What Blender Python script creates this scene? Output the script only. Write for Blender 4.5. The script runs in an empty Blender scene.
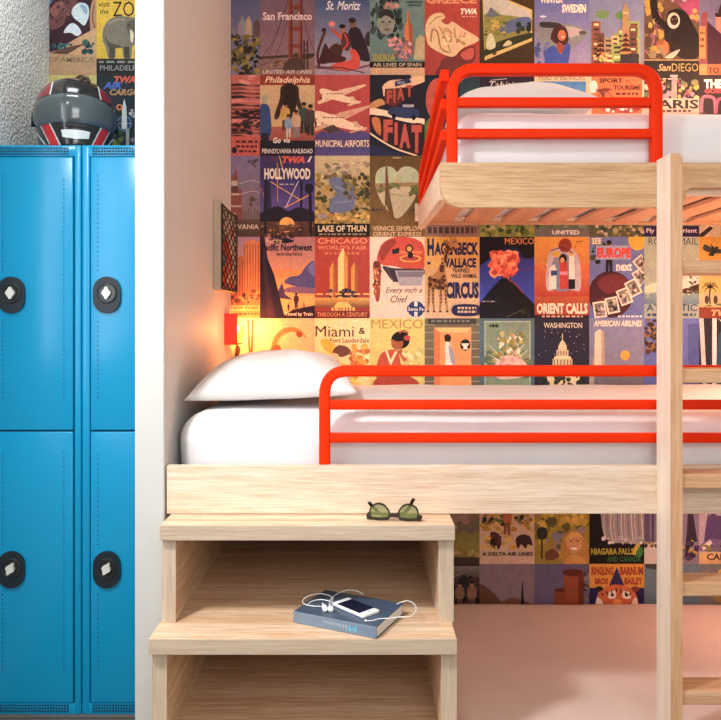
import bpy, bmesh, math, random
from mathutils import Vector, Matrix, noise
from mathutils.geometry import tessellate_polygon
PI = math.pi
scene = bpy.context.scene
COL = scene.collection

# ------------------------------------------------------------------ colour and materials
def lin(h, a=1.0):
    if isinstance(h, str):
        h = h.lstrip('#'); h = [int(h[i:i+2], 16)/255 for i in (0, 2, 4)]
    return tuple((c/12.92 if c <= .04045 else ((c+.055)/1.055)**2.4) for c in h[:3]) + (a,)

def new_mat(name, rough=.5, spec=.5, metal=0.0, color='#808080', coat=0.0):
    m = bpy.data.materials.new(name); m.use_nodes = True
    nt = m.node_tree; b = nt.nodes['Principled BSDF']
    b.inputs['Base Color'].default_value = lin(color)
    b.inputs['Roughness'].default_value = rough
    b.inputs['Specular IOR Level'].default_value = spec
    b.inputs['Metallic'].default_value = metal
    b.inputs['Coat Weight'].default_value = coat
    return m, nt, b

def nd(nt, t, **kw):
    n = nt.nodes.new(t)
    for k, v in kw.items():
        if k.startswith('i_'):
            n.inputs[k[2:].replace('_', ' ')].default_value = v
        else:
            setattr(n, k, v)
    return n

def ramp(nt, stops):
    r = nt.nodes.new('ShaderNodeValToRGB'); e = r.color_ramp.elements
    e[0].position, e[0].color = stops[0][0], lin(stops[0][1])
    e[1].position, e[1].color = stops[-1][0], lin(stops[-1][1])
    for p, c in stops[1:-1]:
        x = e.new(p); x.color = lin(c)
    return r

def plain(name, color, rough=.5, var=.06, scale=8, spec=.5, metal=0.0, bump=0.0, bscale=60, coat=0.0):
    """one colour, gently varied by noise, with an optional fine bump"""
    m, nt, b = new_mat(name, rough, spec, metal, color, coat)
    tc = nd(nt, 'ShaderNodeTexCoord')
    n = nd(nt, 'ShaderNodeTexNoise', i_Scale=scale, i_Detail=3.0)
    nt.links.new(tc.outputs['Object'], n.inputs['Vector'])
    c = lin(color)
    r = nt.nodes.new('ShaderNodeValToRGB')
    r.color_ramp.elements[0].position = .3; r.color_ramp.elements[1].position = .7
    r.color_ramp.elements[0].color = tuple(max(0, x*(1-var)) for x in c[:3])+(1,)
    r.color_ramp.elements[1].color = tuple(min(1, x*(1+var)) for x in c[:3])+(1,)
    nt.links.new(n.outputs['Fac'], r.inputs['Fac'])
    nt.links.new(r.outputs['Color'], b.inputs['Base Color'])
    if bump:
        n2 = nd(nt, 'ShaderNodeTexNoise', i_Scale=bscale, i_Detail=4.0)
        nt.links.new(tc.outputs['Object'], n2.inputs['Vector'])
        bp = nd(nt, 'ShaderNodeBump', i_Strength=bump, i_Distance=.01)
        nt.links.new(n2.outputs['Fac'], bp.inputs['Height'])
        nt.links.new(bp.outputs['Normal'], b.inputs['Normal'])
    return m

def wood(name, axis, cols, rough=.45, fine=1.0):
    """oak veneer: grain streaks stretched along one axis"""
    m, nt, b = new_mat(name, rough, .35)
    tc = nd(nt, 'ShaderNodeTexCoord')
    def stretched(a, c):
        mp = nd(nt, 'ShaderNodeMapping')
        s = [c, c, c]; s['XYZ'.index(axis)] = a
        mp.inputs['Scale'].default_value = s
        nt.links.new(tc.outputs['Object'], mp.inputs['Vector'])
        return mp
    big = nd(nt, 'ShaderNodeTexNoise', i_Scale=1.0, i_Detail=5.0, i_Roughness=.6, i_Distortion=.6)
    nt.links.new(stretched(1.5, 38*fine).outputs[0], big.inputs['Vector'])
    fin = nd(nt, 'ShaderNodeTexNoise', i_Scale=1.0, i_Detail=4.0, i_Roughness=.7)
    nt.links.new(stretched(10, 260*fine).outputs[0], fin.inputs['Vector'])
    mix = nd(nt, 'ShaderNodeMath', operation='MULTIPLY_ADD')
    mix.inputs[1].default_value = .42
    half = nd(nt, 'ShaderNodeMath', operation='MULTIPLY'); half.inputs[1].default_value = .58
    nt.links.new(fin.outputs['Fac'], half.inputs[0])
    nt.links.new(big.outputs['Fac'], mix.inputs[0]); nt.links.new(half.outputs[0], mix.inputs[2])
    r = ramp(nt, [(.30, cols[0]), (.45, cols[1]), (.55, cols[2]), (.68, cols[3])])
    nt.links.new(mix.outputs[0], r.inputs['Fac'])
    nt.links.new(r.outputs['Color'], b.inputs['Base Color'])
    bp = nd(nt, 'ShaderNodeBump', i_Strength=.12, i_Distance=.004)
    nt.links.new(mix.outputs[0], bp.inputs['Height']); nt.links.new(bp.outputs['Normal'], b.inputs['Normal'])
    return m

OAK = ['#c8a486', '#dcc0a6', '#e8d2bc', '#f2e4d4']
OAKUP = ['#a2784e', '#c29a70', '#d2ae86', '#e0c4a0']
OAKIN = ['#b48560', '#cda681', '#e0c5a8', '#f0dfcb']
OAKP = ['#dcc2aa', '#e8d4c0', '#f0e0d0', '#f4e9de']
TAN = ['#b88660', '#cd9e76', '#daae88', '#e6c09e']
EDGE = ['#a8937d', '#bba892', '#c8b6a1', '#d6c6b3']
M = {}
M['oak_x'] = wood('oak_grain_x', 'X', OAK)
M['oak_y'] = wood('oak_grain_y', 'Y', OAK)
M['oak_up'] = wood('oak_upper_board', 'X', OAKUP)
M['oak_in'] = wood('oak_step_tread', 'X', OAKIN)
M['oak_side'] = wood('oak_step_side', 'Y', OAKIN)
M['oak_post'] = wood('oak_pale_post', 'Z', OAKP)
M['oak_rung'] = wood('oak_pale_rung', 'X', TAN)
M['oak_post_shaded'] = wood('oak_post_shaded', 'Z', TAN)  # darker copy of the post's oak: shade painted on its front
M['oak_edge_x'] = wood('oak_edge_x', 'X', EDGE, fine=1.4)
M['oak_edge_z'] = wood('oak_edge_z', 'Z', EDGE, fine=1.4)
M['slat'] = wood('slat_beech', 'Y', ['#b88262', '#cc9876', '#d8a888', '#e2b898'])
M['white'] = plain('painted_white_wall', '#e4e4e0', .6, .02, 3, bump=.05, bscale=200)
M['plaster'] = None
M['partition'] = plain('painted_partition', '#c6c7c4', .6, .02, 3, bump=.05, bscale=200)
M['ceiling'] = plain('ceiling_white', '#e8e6e0', .7, .02)
M['linen'] = plain('white_linen', '#e9e8ea', .75, .03, 6, spec=.2, bump=.06, bscale=300)
M['sheet'] = plain('pale_bedsheet', '#e0ccc2', .8, .03, 6, spec=.2, bump=.06, bscale=300)
M['pillow'] = plain('pillow_cotton', '#e6e4e2', .75, .03, 6, spec=.2, bump=.06, bscale=300)
M['red'] = plain('orange_red_enamel', '#e63002', .5, .03, 4, spec=.12)
M['lampred'] = plain('lamp_red', '#e0301c', .4, .03, 6)
M['blue'] = plain('locker_blue', '#0099cc', .22, .03, 2, spec=.5)
M['gap'] = plain('shadow_gap', '#0a3a55', .7, .05)
M['hole'] = plain('vent_hole_dark', '#05304a', .8, .05)
M['black'] = plain('black_plastic', '#1d242c', .4, .1, 20)
M['blackgloss'] = plain('black_gloss', '#0d0f11', .15, .1, 20, coat=.5)
M['navyplate'] = plain('lock_plate_plastic', '#15222c', .42, .1, 20)
M['steel'] = plain('brushed_steel', '#e8e8e0', .35, .05, 50, metal=.2)
M['beige'] = plain('beige_board', '#b7a48e', .6, .05)
M['net'] = plain('black_cord', '#1a1412', .7, .1, 50)
M['whiteplastic'] = plain('white_plastic', '#f0f1f3', .35, .02)
M['bookcover'] = plain('book_cover_slate', '#45566a', .38, .08, 10)
M['bookspine'] = plain('book_spine_blue_grey', '#74869a', .38, .06, 10)
M['screen'] = plain('phone_screen', '#141d38', .12, .1, 10, coat=.5)
M['cyan'] = plain('cyan_print', '#4cc4e6', .5, .04)
M['silverprint'] = plain('silver_print', '#aebccb', .5, .04)

# textured plaster wall
m, nt, b = new_mat('rough_grey_plaster', .75, .3, 0, '#a9aaa3')
tc = nd(nt, 'ShaderNodeTexCoord')
n1 = nd(nt, 'ShaderNodeTexNoise', i_Scale=60.0, i_Detail=5.0, i_Roughness=.6)
n2 = nd(nt, 'ShaderNodeTexVoronoi', i_Scale=95.0)
nt.links.new(tc.outputs['Object'], n1.inputs['Vector']); nt.links.new(tc.outputs['Object'], n2.inputs['Vector'])
ad = nd(nt, 'ShaderNodeMath', operation='MULTIPLY'); nt.links.new(n1.outputs['Fac'], ad.inputs[0]); nt.links.new(n2.outputs['Distance'], ad.inputs[1])
bp = nd(nt, 'ShaderNodeBump', i_Strength=.8, i_Distance=.014)
nt.links.new(ad.outputs[0], bp.inputs['Height']); nt.links.new(bp.outputs['Normal'], b.inputs['Normal'])
r = ramp(nt, [(.3, '#e0e1dc'), (.7, '#f2f2ee')]); nt.links.new(n1.outputs['Fac'], r.inputs['Fac']); nt.links.new(r.outputs['Color'], b.inputs['Base Color'])
M['plaster'] = m

# floor planks
m, nt, b = new_mat('grey_plank_floor', .5, .4)
tc = nd(nt, 'ShaderNodeTexCoord')
br = nd(nt, 'ShaderNodeTexBrick', i_Scale=1.0)
br.inputs['Color1'].default_value = lin('#8b8278'); br.inputs['Color2'].default_value = lin('#766d63'); br.inputs['Mortar'].default_value = lin('#453f39')
br.inputs['Mortar Size'].default_value = .004; br.inputs['Brick Width'].default_value = 1.2; br.inputs['Row Height'].default_value = .14
nt.links.new(tc.outputs['Object'], br.inputs['Vector'])
mp = nd(nt, 'ShaderNodeMapping'); mp.inputs['Scale'].default_value = (3, 60, 1)
nn = nd(nt, 'ShaderNodeTexNoise', i_Scale=1.0, i_Detail=4.0)
nt.links.new(tc.outputs['Object'], mp.inputs['Vector']); nt.links.new(mp.outputs[0], nn.inputs['Vector'])
mx = nd(nt, 'ShaderNodeMix', data_type='RGBA', blend_type='MULTIPLY'); mx.inputs[0].default_value = .5
nt.links.new(br.outputs['Color'], mx.inputs[6]); nt.links.new(nn.outputs['Fac'], mx.inputs[7]); nt.links.new(mx.outputs[2], b.inputs['Base Color'])
M['floor'] = m

# wall paper behind the posters: muted printed rectangles on the posters' own grid
m, nt, b = new_mat('back_wall_paper', .6, .3)
tc = nd(nt, 'ShaderNodeTexCoord')
br = nd(nt, 'ShaderNodeTexBrick', i_Scale=1.0); br.offset = 0
br.inputs['Color1'].default_value = lin('#6b4a4a'); br.inputs['Color2'].default_value = lin('#4a5478'); br.inputs['Mortar'].default_value = lin('#5a4a44')
br.inputs['Mortar Size'].default_value = .002; br.inputs['Brick Width'].default_value = .209; br.inputs['Row Height'].default_value = .312
mp = nd(nt, 'ShaderNodeMapping'); mp.inputs['Rotation'].default_value = (PI/2, 0, 0)
nt.links.new(tc.outputs['Object'], mp.inputs['Vector']); nt.links.new(mp.outputs[0], br.inputs['Vector'])
nt.links.new(br.outputs['Color'], b.inputs['Base Color'])
M['wallpaper'] = m

# printed posters: colour attribute with a little ink mottling
m, nt, b = new_mat('printed_poster_paper', .55, .25)
at_ = nd(nt, 'ShaderNodeVertexColor', layer_name='Col')
tc = nd(nt, 'ShaderNodeTexCoord')
n1 = nd(nt, 'ShaderNodeTexNoise', i_Scale=130.0, i_Detail=6.0, i_Roughness=.8)
nt.links.new(tc.outputs['Object'], n1.inputs['Vector'])
r = nt.nodes.new('ShaderNodeValToRGB')
r.color_ramp.elements[0].position = .32; r.color_ramp.elements[0].color = (.79, .78, .77, 1)
r.color_ramp.elements[1].position = .66; r.color_ramp.elements[1].color = (1.15, 1.145, 1.14, 1)
nt.links.new(n1.outputs['Fac'], r.inputs['Fac'])
mx = nd(nt, 'ShaderNodeMix', data_type='RGBA', blend_type='MULTIPLY'); mx.inputs[0].default_value = 1.0
nt.links.new(at_.outputs['Color'], mx.inputs[6]); nt.links.new(r.outputs['Color'], mx.inputs[7])
n3 = nd(nt, 'ShaderNodeTexNoise', i_Scale=34.0, i_Detail=4.0, i_Roughness=.65)
nt.links.new(tc.outputs['Object'], n3.inputs['Vector'])
mo = nd(nt, 'ShaderNodeMix', data_type='RGBA', blend_type='OVERLAY'); mo.inputs[0].default_value = .30
nt.links.new(mx.outputs[2], mo.inputs[6]); nt.links.new(n3.outputs['Color'], mo.inputs[7]); mx = mo
hs = nd(nt, 'ShaderNodeHueSaturation'); hs.inputs['Saturation'].default_value = .92; hs.inputs['Value'].default_value = 1.30
gm_ = nd(nt, 'ShaderNodeGamma', i_Gamma=1.22); nt.links.new(mx.outputs[2], gm_.inputs['Color'])
nt.links.new(gm_.outputs['Color'], hs.inputs['Color']); nt.links.new(hs.outputs['Color'], b.inputs['Base Color'])
M['poster'] = m

# ------------------------------------------------------------------ object helpers
def tag(o, label=None, cat=None, group=None, kind=None):
    if label: o['label'] = label
    if cat: o['category'] = cat
    if group: o['group'] = group
    if kind: o['kind'] = kind
    return o

def empty(name, loc, label, cat, group=None):
    o = bpy.data.objects.new(name, None); COL.objects.link(o)
    o.location = loc; o.empty_display_size = .05
    return tag(o, label, cat, group)

def wloc(o):
    v = Vector((0, 0, 0))
    while o: v += o.location; o = o.parent
    return v

def link(name, bm, mats, parent=None, smooth=False, origin=None, auto=None):
    """bmesh in world coordinates -> one object; its origin is the parent's (or the given) point"""
    base = wloc(parent) if parent else Vector((0, 0, 0))
    org = Vector(origin) if origin is not None else base
    bmesh.ops.translate(bm, verts=bm.verts, vec=-org)
    bmesh.ops.recalc_face_normals(bm, faces=bm.faces)
    me = bpy.data.meshes.new(name); bm.to_mesh(me); bm.free()
    for mt in (mats if isinstance(mats, (list, tuple)) else [mats]): me.materials.append(mt)
    if smooth:
        for p in me.polygons: p.use_smooth = True
        if auto is not None: me.set_sharp_from_angle(angle=math.radians(auto))
    o = bpy.data.objects.new(name, me); COL.objects.link(o)
    if parent: o.parent = parent
    o.location = org-base
    return o

def BM(): return bmesh.new()

def box(bm, x0, x1, y0, y1, z0, z1, bev=0.0, seg=2, mi=0):
    tmp = bmesh.new()
    r = bmesh.ops.create_cube(tmp, size=1)
    for v in tmp.verts:
        v.co = Vector((x0+(v.co.x+.5)*(x1-x0), y0+(v.co.y+.5)*(y1-y0), z0+(v.co.z+.5)*(z1-z0)))
    if bev:
        bmesh.ops.bevel(tmp, geom=list(tmp.edges), offset=bev, segments=seg, affect='EDGES', profile=.5)
    for f in tmp.faces: f.material_index = mi
    merge(bm, tmp)

def merge(bm, tmp, mat=None):
    if mat is not None: bmesh.ops.transform(tmp, matrix=mat, verts=tmp.verts)
    vs = {v: bm.verts.new(v.co) for v in tmp.verts}
    for f in tmp.faces:
        try:
            nf = bm.faces.new([vs[v] for v in f.verts]); nf.material_index = f.material_index; nf.smooth = f.smooth
        except ValueError: pass
    tmp.free()

def round_path(pts, rad, n=8):
    pts = [Vector(p) for p in pts]; out = [pts[0]]
    for i in range(1, len(pts)-1):
        a, b, c = pts[i-1], pts[i], pts[i+1]
        u = (a-b).normalized(); w = (c-b).normalized()
        ang = u.angle(w); d = min(rad/math.tan(ang/2), (a-b).length*.49, (c-b).length*.49)
        p0 = b+u*d; p1 = b+w*d
        for k in range(n+1):
            t = k/n; out.append(p0*(1-t)**2+b*2*t*(1-t)+p1*t**2)
    out.append(pts[-1]); return out

def sweep(bm, path, binormal, w, d, r=None, closed=False):
    """rounded rectangular tube: w in the plane of the path, d along the binormal"""
    path = [Vector(p) for p in path]; B = Vector(binormal).normalized()
    r = r if r is not None else min(w, d)*.17
    prof = []
    for sx, sy, a0 in ((1, 1, 0), (-1, 1, 90), (-1, -1, 180), (1, -1, 270)):
        for k in range(4):
            a = math.radians(a0+k*30)
            prof.append((sx*(w/2-r)+r*math.cos(a), sy*(d/2-r)+r*math.sin(a)))
    rings = []
    for i, p in enumerate(path):
        t0 = (p-path[i-1]).normalized() if i else None
        t1 = (path[i+1]-p).normalized() if i < len(path)-1 else None
        t = t0 if t1 is None else t1 if t0 is None else (t0+t1).normalized()
        n = t.cross(B).normalized(); b2 = n.cross(t).normalized()
        k = 1.0
        if t0 is not None and t1 is not None: k = 1/max(.5, math.cos(t0.angle(t1)/2))
        rings.append([bm.verts.new(p+n*x*k+b2*y) for x, y in prof])
    m_ = len(prof)
    for a, b in zip(rings, rings[1:]):
        for j in range(m_):
            bm.faces.new((a[j], a[(j+1) % m_], b[(j+1) % m_], b[j]))
    bm.faces.new(rings[0]); bm.faces.new(list(reversed(rings[-1])))

def tube(bm, path, rad, seg=8, caps=True):
    path = [Vector(p) for p in path]; rings = []
    ref = Vector((0, 0, 1))
    for i, p in enumerate(path):
        t = (path[min(i+1, len(path)-1)]-path[max(i-1, 0)]).normalized()
        n = t.cross(ref)
        if n.length < .05: n = t.cross(Vector((1, 0, 0)))
        n.normalize(); b = n.cross(t)
        rr = rad[i] if isinstance(rad, (list, tuple)) else rad
        rings.append([bm.verts.new(p+n*math.cos(2*PI*k/seg)*rr+b*math.sin(2*PI*k/seg)*rr) for k in range(seg)])
    for a, b in zip(rings, rings[1:]):
        for j in range(seg): bm.faces.new((a[j], a[(j+1) % seg], b[(j+1) % seg], b[j]))
    if caps: bm.faces.new(rings[0]); bm.faces.new(list(reversed(rings[-1])))

def spline(pts, n=6, closed=False):
    pts = [Vector(p) for p in pts]; out = []; N = len(pts)
    rng = range(N) if closed else range(N-1)
    for i in rng:
        g = (lambda k: pts[k % N]) if closed else (lambda k: pts[max(0, min(N-1, k))])
        p0, p1, p2, p3 = g(i-1), g(i), g(i+1), g(i+2)
        for k in range(n):
            t = k/n
            out.append(.5*((2*p1)+(p2-p0)*t+(2*p0-5*p1+4*p2-p3)*t*t+(3*p1-p0-3*p2+p3)*t**3))
    if not closed: out.append(pts[-1])
    return out

def prism(bm, outline, axis, a, b, mi=0):
    """extrude a 2-D outline along an axis: 'Y' outlines are (x,z), 'X' are (y,z), 'Z' are (x,y)"""
    def P(u, v, w): return {'Y': (u, w, v), 'X': (w, u, v), 'Z': (u, v, w)}[axis]
    A = [bm.verts.new(P(u, v, a)) for u, v in outline]; B = [bm.verts.new(P(u, v, b)) for u, v in outline]
    n = len(outline)
    for tri in tessellate_polygon([[Vector((u, v, 0)) for u, v in outline]]):
        for L in (A, B):
            try: bm.faces.new([L[k] for k in tri]).material_index = mi
            except ValueError: pass
    for i in range(n):
        bm.faces.new((A[i], A[(i+1) % n], B[(i+1) % n], B[i])).material_index = mi

def soft_box(x0, x1, y0, y1, z0, z1, r, cuts=44, amp=.006, freq=5.0, seed=0.0, rz=None):
    """padded slab with rounded edges and gentle rumples"""
    bm = bmesh.new(); bmesh.ops.create_cube(bm, size=1)
    bmesh.ops.subdivide_edges(bm, edges=bm.edges[:], cuts=cuts, use_grid_fill=True)
    lo = Vector((x0, y0, z0)); hi = Vector((x1, y1, z1))
    rr = Vector((r, r, rz or r))
    for v in bm.verts:
        p = Vector([lo[i]+(v.co[i]+.5)*(hi[i]-lo[i]) for i in range(3)])
        q = Vector([min(max(p[i], lo[i]+rr[i]), hi[i]-rr[i]) for i in range(3)])
        d = Vector([(p[i]-q[i])/rr[i] for i in range(3)])
        if d.length > 1e-6: d.normalize()
        nv = noise.noise(p*freq+Vector((seed, 0, 0)))*amp+noise.noise(p*freq*2.7+Vector((0, seed, 3)))*amp*.45
        w = .5+.5*min(1, max(0, (p.z-z0)/(z1-z0)))
        v.co = q+Vector([d[i]*rr[i] for i in range(3)])+d*nv*w
    return bm

def pillow_bm(a, b, T, seed=0.0, N=48, under=.45):
    """cushion of half-sizes a, b and half-thickness T with pinched corners, centred on the origin"""
    bm = bmesh.new(); top = {}; bot = {}
    for i in range(N+1):
        for j in range(N+1):
            u = -1+2*i/N; v = -1+2*j/N
            x = a*u*(1-.09*(1-v*v)*abs(u)**2); y = b*v*(1-.07*(1-u*u)*abs(v)**2)
            h = T*(max(0, 1-abs(u)**2.6)*max(0, 1-abs(v)**2.6))**.52
            e = min(1-abs(u), 1-abs(v))
            p = Vector((x, y, 0))
            wr = noise.noise(Vector((x*9+seed, y*9, 1)))*.008+noise.noise(Vector((x*22+seed, y*22, 5)))*.003
            wr *= min(1, e*5)
            top[i, j] = bm.verts.new((x, y, h+wr))
            bot[i, j] = top[i, j] if e < 1e-6 else bm.verts.new((x, y, -h*under+wr*.3))
    for i in range(N):
        for j in range(N):
            bm.faces.new((top[i, j], top[i+1, j], top[i+1, j+1], top[i, j+1]))
            q = [bot[i, j], bot[i, j+1], bot[i+1, j+1], bot[i+1, j]]
            if len(set(q)) == 4:
                try: bm.faces.new(q)
                except ValueError: pass
    return bm

# ------------------------------------------------------------------ camera: one-point view square to the back wall
F = 758.0; VX, VY, CH = 363.0, 320.0, 1.25
cam = bpy.data.cameras.new('camera'); co = bpy.data.objects.new('camera', cam); COL.objects.link(co)
co.location = (0, 0, CH); co.rotation_euler = (PI/2, 0, 0)
cam.sensor_fit = 'HORIZONTAL'; cam.sensor_width = 36; cam.lens = 36*F/721
cam.shift_x = (360.5-VX)/721; cam.shift_y = -(360-VY)/721
cam.clip_start = .05
scene.camera = co
def at(px, py, Y): return Vector(((px-VX)*Y/F, Y, CH-(py-VY)*Y/F))
# ------------------------------------------------------------------ the setting
YB = 2.90          # back wall
YF = 1.93          # front plane of the bunks
def struct(name, bm, mat, **k): return tag(link(name, bm, mat, **k), kind='structure')
b_ = BM(); box(b_, -1.3, 1.62, YB, YB+.1, 0, 2.6); struct('wall_back', b_, M['wallpaper'])
b_ = BM(); box(b_, -1.3, -1.2, -1.6, .55, 0, 2.6); box(b_, -1.3, -1.2, 1.88, YB, 0, 2.6)
box(b_, -1.3, -1.2, .55, 1.88, 0, .95); box(b_, -1.3, -1.2, .55, 1.88, 2.3, 2.6); struct('wall_left', b_, M['plaster'])
b_ = BM(); box(b_, 1.52, 1.62, -1.6, YB, 0, 2.6); struct('wall_right', b_, M['white'])
b_ = BM(); box(b_, -1.3, 1.62, -1.6, YB+.1, -.06, 0); struct('floor', b_, M['floor'])
b_ = BM(); box(b_, -1.3, 1.62, -1.6, YB+.1, 2.6, 2.66); struct('ceiling', b_, M['ceiling'])
b_ = BM(); box(b_, -.58, -.5045, 1.925, YB, 0, 2.6, .004); struct('wall_partition', b_, M['partition'])
b_ = BM()
for z in (.97, 2.28): box(b_, -1.28, -1.22, .55, 1.88, z-.02, z+.02)
for y in (.57, 1.215, 1.86): box(b_, -1.28, -1.22, y-.02, y+.02, .95, 2.3)
struct('window_1', b_, M['whiteplastic'])

# ------------------------------------------------------------------ lockers
YL = 2.40; LT = 1.804
def capsule(cx, cz, w, h, n=10):
    r = w/2; out = []
    for k in range(n+1): a = PI*k/n; out.append((cx+r*math.cos(a), cz+(h/2-r)+r*math.sin(a)))
    for k in range(n+1): a = PI+PI*k/n; out.append((cx+r*math.cos(a), cz-(h/2-r)+r*math.sin(a)))
    return out

def make_locker(x0, x1, label):
    root = empty('locker', ((x0+x1)/2, YL+.24, 0), label, 'locker', 'blue metal lockers')
    d0, d1 = x0+.030, x1-.026
    bm = BM()
    g = .0012
    # carcass: side cheeks, top and bottom strips and a rear box, rounded at the front
    box(bm, x0+g, x1-g, YL+.014, YB-.012, 0.0, LT)
    box(bm, x0+g, d0-.003, YL, YL+.02, 0.0, LT, .006, 3); box(bm, d1+.003, x1-g, YL, YL+.02, 0.0, LT, .006, 3)
    box(bm, x0+g, x1-g, YL+.001, YL+.02, 1.768, LT, .003); box(bm, x0+g, x1-g, YL+.001, YL+.02, 0.0, .036, .003)
    link('carcass', bm, M['blue'], root, True, auto=35)
    for z0 in (1.7725, .0085):
        bm = BM()
        n = int((d1-d0-.012)/.0088)
        for i in range(n):
            for j in range(3):
                x = d0+.006+i*.0088; z = z0+j*.0092
                box(bm, x, x+.0054, YL-.0006, YL+.003, z, z+.0054)
        link('vent_holes', bm, M['hole'], root)
    bm = BM(); box(bm, d0-.004, d1+.004, YL+.011, YL+.0145, .034, 1.770); link('door_gap', bm, M['gap'], root)
    for (z0, z1, zl, rot) in ((.9015, 1.766, 1.329, 0), (.038, .8965, .462, -25)):
        bm = BM(); box(bm, d0, d1, YL-.002, YL+.012, z0, z1, .0035, 3)
        door = link('door', bm, M['blue'], root, True, auto=35)
        for xs in (d0+.022, d1-.030):
            near = xs < d0+.05
            for za, zb in (((z0+.10, zl-.075), (zl+.075, z1-.06)) if near else ((z0+.10, z1-.06),)):
                bm = BM(); z = za
                while z < zb:
                    box(bm, xs, xs+.0032, YL-.0023, YL+.002, z, z+.0050); z += .015
                link('weld_dots', bm, M['hole'], door)
        cx = d0+.0535
        bm = BM(); prism(bm, capsule(cx, zl, .086, .116), 'Y', YL-.012, YL-.0015)
        ed = [e for e in bm.edges if all(abs(v.co.y-(YL-.012)) < 1e-6 for v in e.verts) and e.is_manifold and e.calc_face_angle(0) > 1]
        bmesh.ops.bevel(bm, geom=ed, offset=.004, segments=3, affect='EDGES')
        plate = link('lock_plate', bm, M['navyplate'], door, True, auto=30)
        bm = BM(); c = Vector((cx+.002, YL, zl+.006))
        path = [c+Vector((.029*math.cos(2*PI*k/32), -.0125, .030*math.sin(2*PI*k/32))) for k in range(33)]
        tube(bm, path, .0035, 8, False)
        link('lock_ring', bm, M['black'], door, True)
        bm = BM()
        prism(bm, [(c.x+.026*math.cos(2*PI*k/24), c.z+.027*math.sin(2*PI*k/24)) for k in range(24)], 'Y', YL-.0135, YL-.011)
        link('lock_recess', bm, M['blackgloss'], door)
        bm = BM()
        pts = []
        for k in range(32):
            a = 2*PI*k/32; rr = .0145+.0022*math.cos(4*a)
            x, z = .82*rr*math.cos(a), 1.18*rr*math.sin(a)
            t = math.radians(rot); pts.append((c.x+x*math.cos(t)-z*math.sin(t), c.z+x*math.sin(t)+z*math.cos(t)))
        prism(bm, pts, 'Y', YL-.024, YL-.013)
        link('lock_knob', bm, M['steel'], door, True, auto=30)
    return root
make_locker(-.892, -.590, 'blue metal locker column on the right, beside the white partition')
make_locker(-1.194, -.892, 'blue metal locker column on the left, under most of the helmet')

# ------------------------------------------------------------------ motorcycle helmet
HC = Vector((-.986, 2.60, LT+.001))
def shell_point(az, v, k=1.0):
    """az 0 = front (towards the room), v 0..1 bottom to crown"""
    prof = [(.098, 0), (.118, .012), (.126, .05), (.132, .09), (.1375, .13), (.1365, .17), (.126, .21), (.104, .243), (.070, .266), (.034, .277), (0.0, .28)]
    t = v*(len(prof)-1); i = min(int(t), len(prof)-2); f = t-i
    def g(j): return Vector((prof[max(0, min(len(prof)-1, j))][0], prof[max(0, min(len(prof)-1, j))][1], 0))
    p0, p1, p2, p3 = g(i-1), g(i), g(i+1), g(i+2)
    p = .5*((2*p1)+(p2-p0)*f+(2*p0-5*p1+4*p2-p3)*f*f+(3*p1-p0-3*p2+p3)*f**3)
    r, z = max(0, p.x)*k*.95, p.y
    fr = max(0, math.cos(az)); low = max(0, 1-z/.11)
    ry = 1.16+.14*low*fr*fr
    x, y = r*math.sin(az), -r*ry*math.cos(az)
    return HC+Vector((x*HCOS-y*HSIN, x*HSIN+y*HCOS, z*.94))
HCOS, HSIN = math.cos(math.radians(21)), math.sin(math.radians(21))
def hdir(az, k=1.0):
    x, y = math.sin(az), -math.cos(az)*k
    return Vector((x*HCOS-y*HSIN, x*HSIN+y*HCOS, 0))
helm = empty('motorcycle_helmet', HC, 'black full-face motorcycle helmet with red stripes and grey visor on top of lockers', 'helmet')
mats = [M['blackgloss'], plain('helmet_red', '#d8202a', .25, .04, 10, coat=.4), plain('helmet_white', '#dfe5e6', .3, .03, 10, coat=.3), plain('helmet_dark_red', '#8a1f26', .25, .1, 10, coat=.4)]
bm = BM(); NA, NV = 300, 190; G = {}
for i in range(NA):
    for j in range(NV): G[i, j] = bm.verts.new(shell_point(2*PI*i/NA, j/NV))
topv = bm.verts.new(shell_point(0, 1))
for i in range(NA):
    for j in range(NV):
        f = bm.faces.new((G[i, j], G[(i+1) % NA, j], G[(i+1) % NA, j+1], G[i, j+1])) if j < NV-1 else bm.faces.new((G[i, j], G[(i+1) % NA, j], topv))
        c = f.calc_center_median()-HC; x, z = abs(c.x*HCOS+c.y*HSIN), c.z/.94; mi = 0; fy = -c.x*HSIN+c.y*HCOS
        if fy < .02:
            if z < .10:                      # chin bar graphics
                xs = .052+(z-.02)*.42        # slanting stripe
                if xs < x < xs+.026: mi = 1
                elif xs-.004 < x <= xs or xs+.026 <= x < xs+.029: mi = 2
                elif abs(x-(.098+(z-.03)*.55)) < .0022 and z > .022: mi = 2
                if z < .02 and x > .065: mi = 1
            if z > .19:
                e = .070+(.235-z)*.12
                if x > e+.004 and z < .245: mi = 3
                elif e < x <= e+.004 and z < .25: mi = 2
        else:
            if x > .085 and z > .16: mi = 3
            if z < .03: mi = 1
        f.material_index = mi
bm.faces.new([G[i, 0] for i in range(NA)])
link('shell', bm, mats, helm, True)
vis = plain('smoked_visor', '#48555a', .16, .05, 4, coat=.6, spec=.7)
bm = BM(); N1, N2 = 60, 16; V = {}
def vtoz(z):  # invert the height profile
    lo, hi = 0, 1
    for _ in range(30):
        md = (lo+hi)/2
        if (shell_point(1.5, md).z-HC.z)/.94 < z: lo = md
        else: hi = md
    return lo
AZM = math.radians(86)
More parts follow.
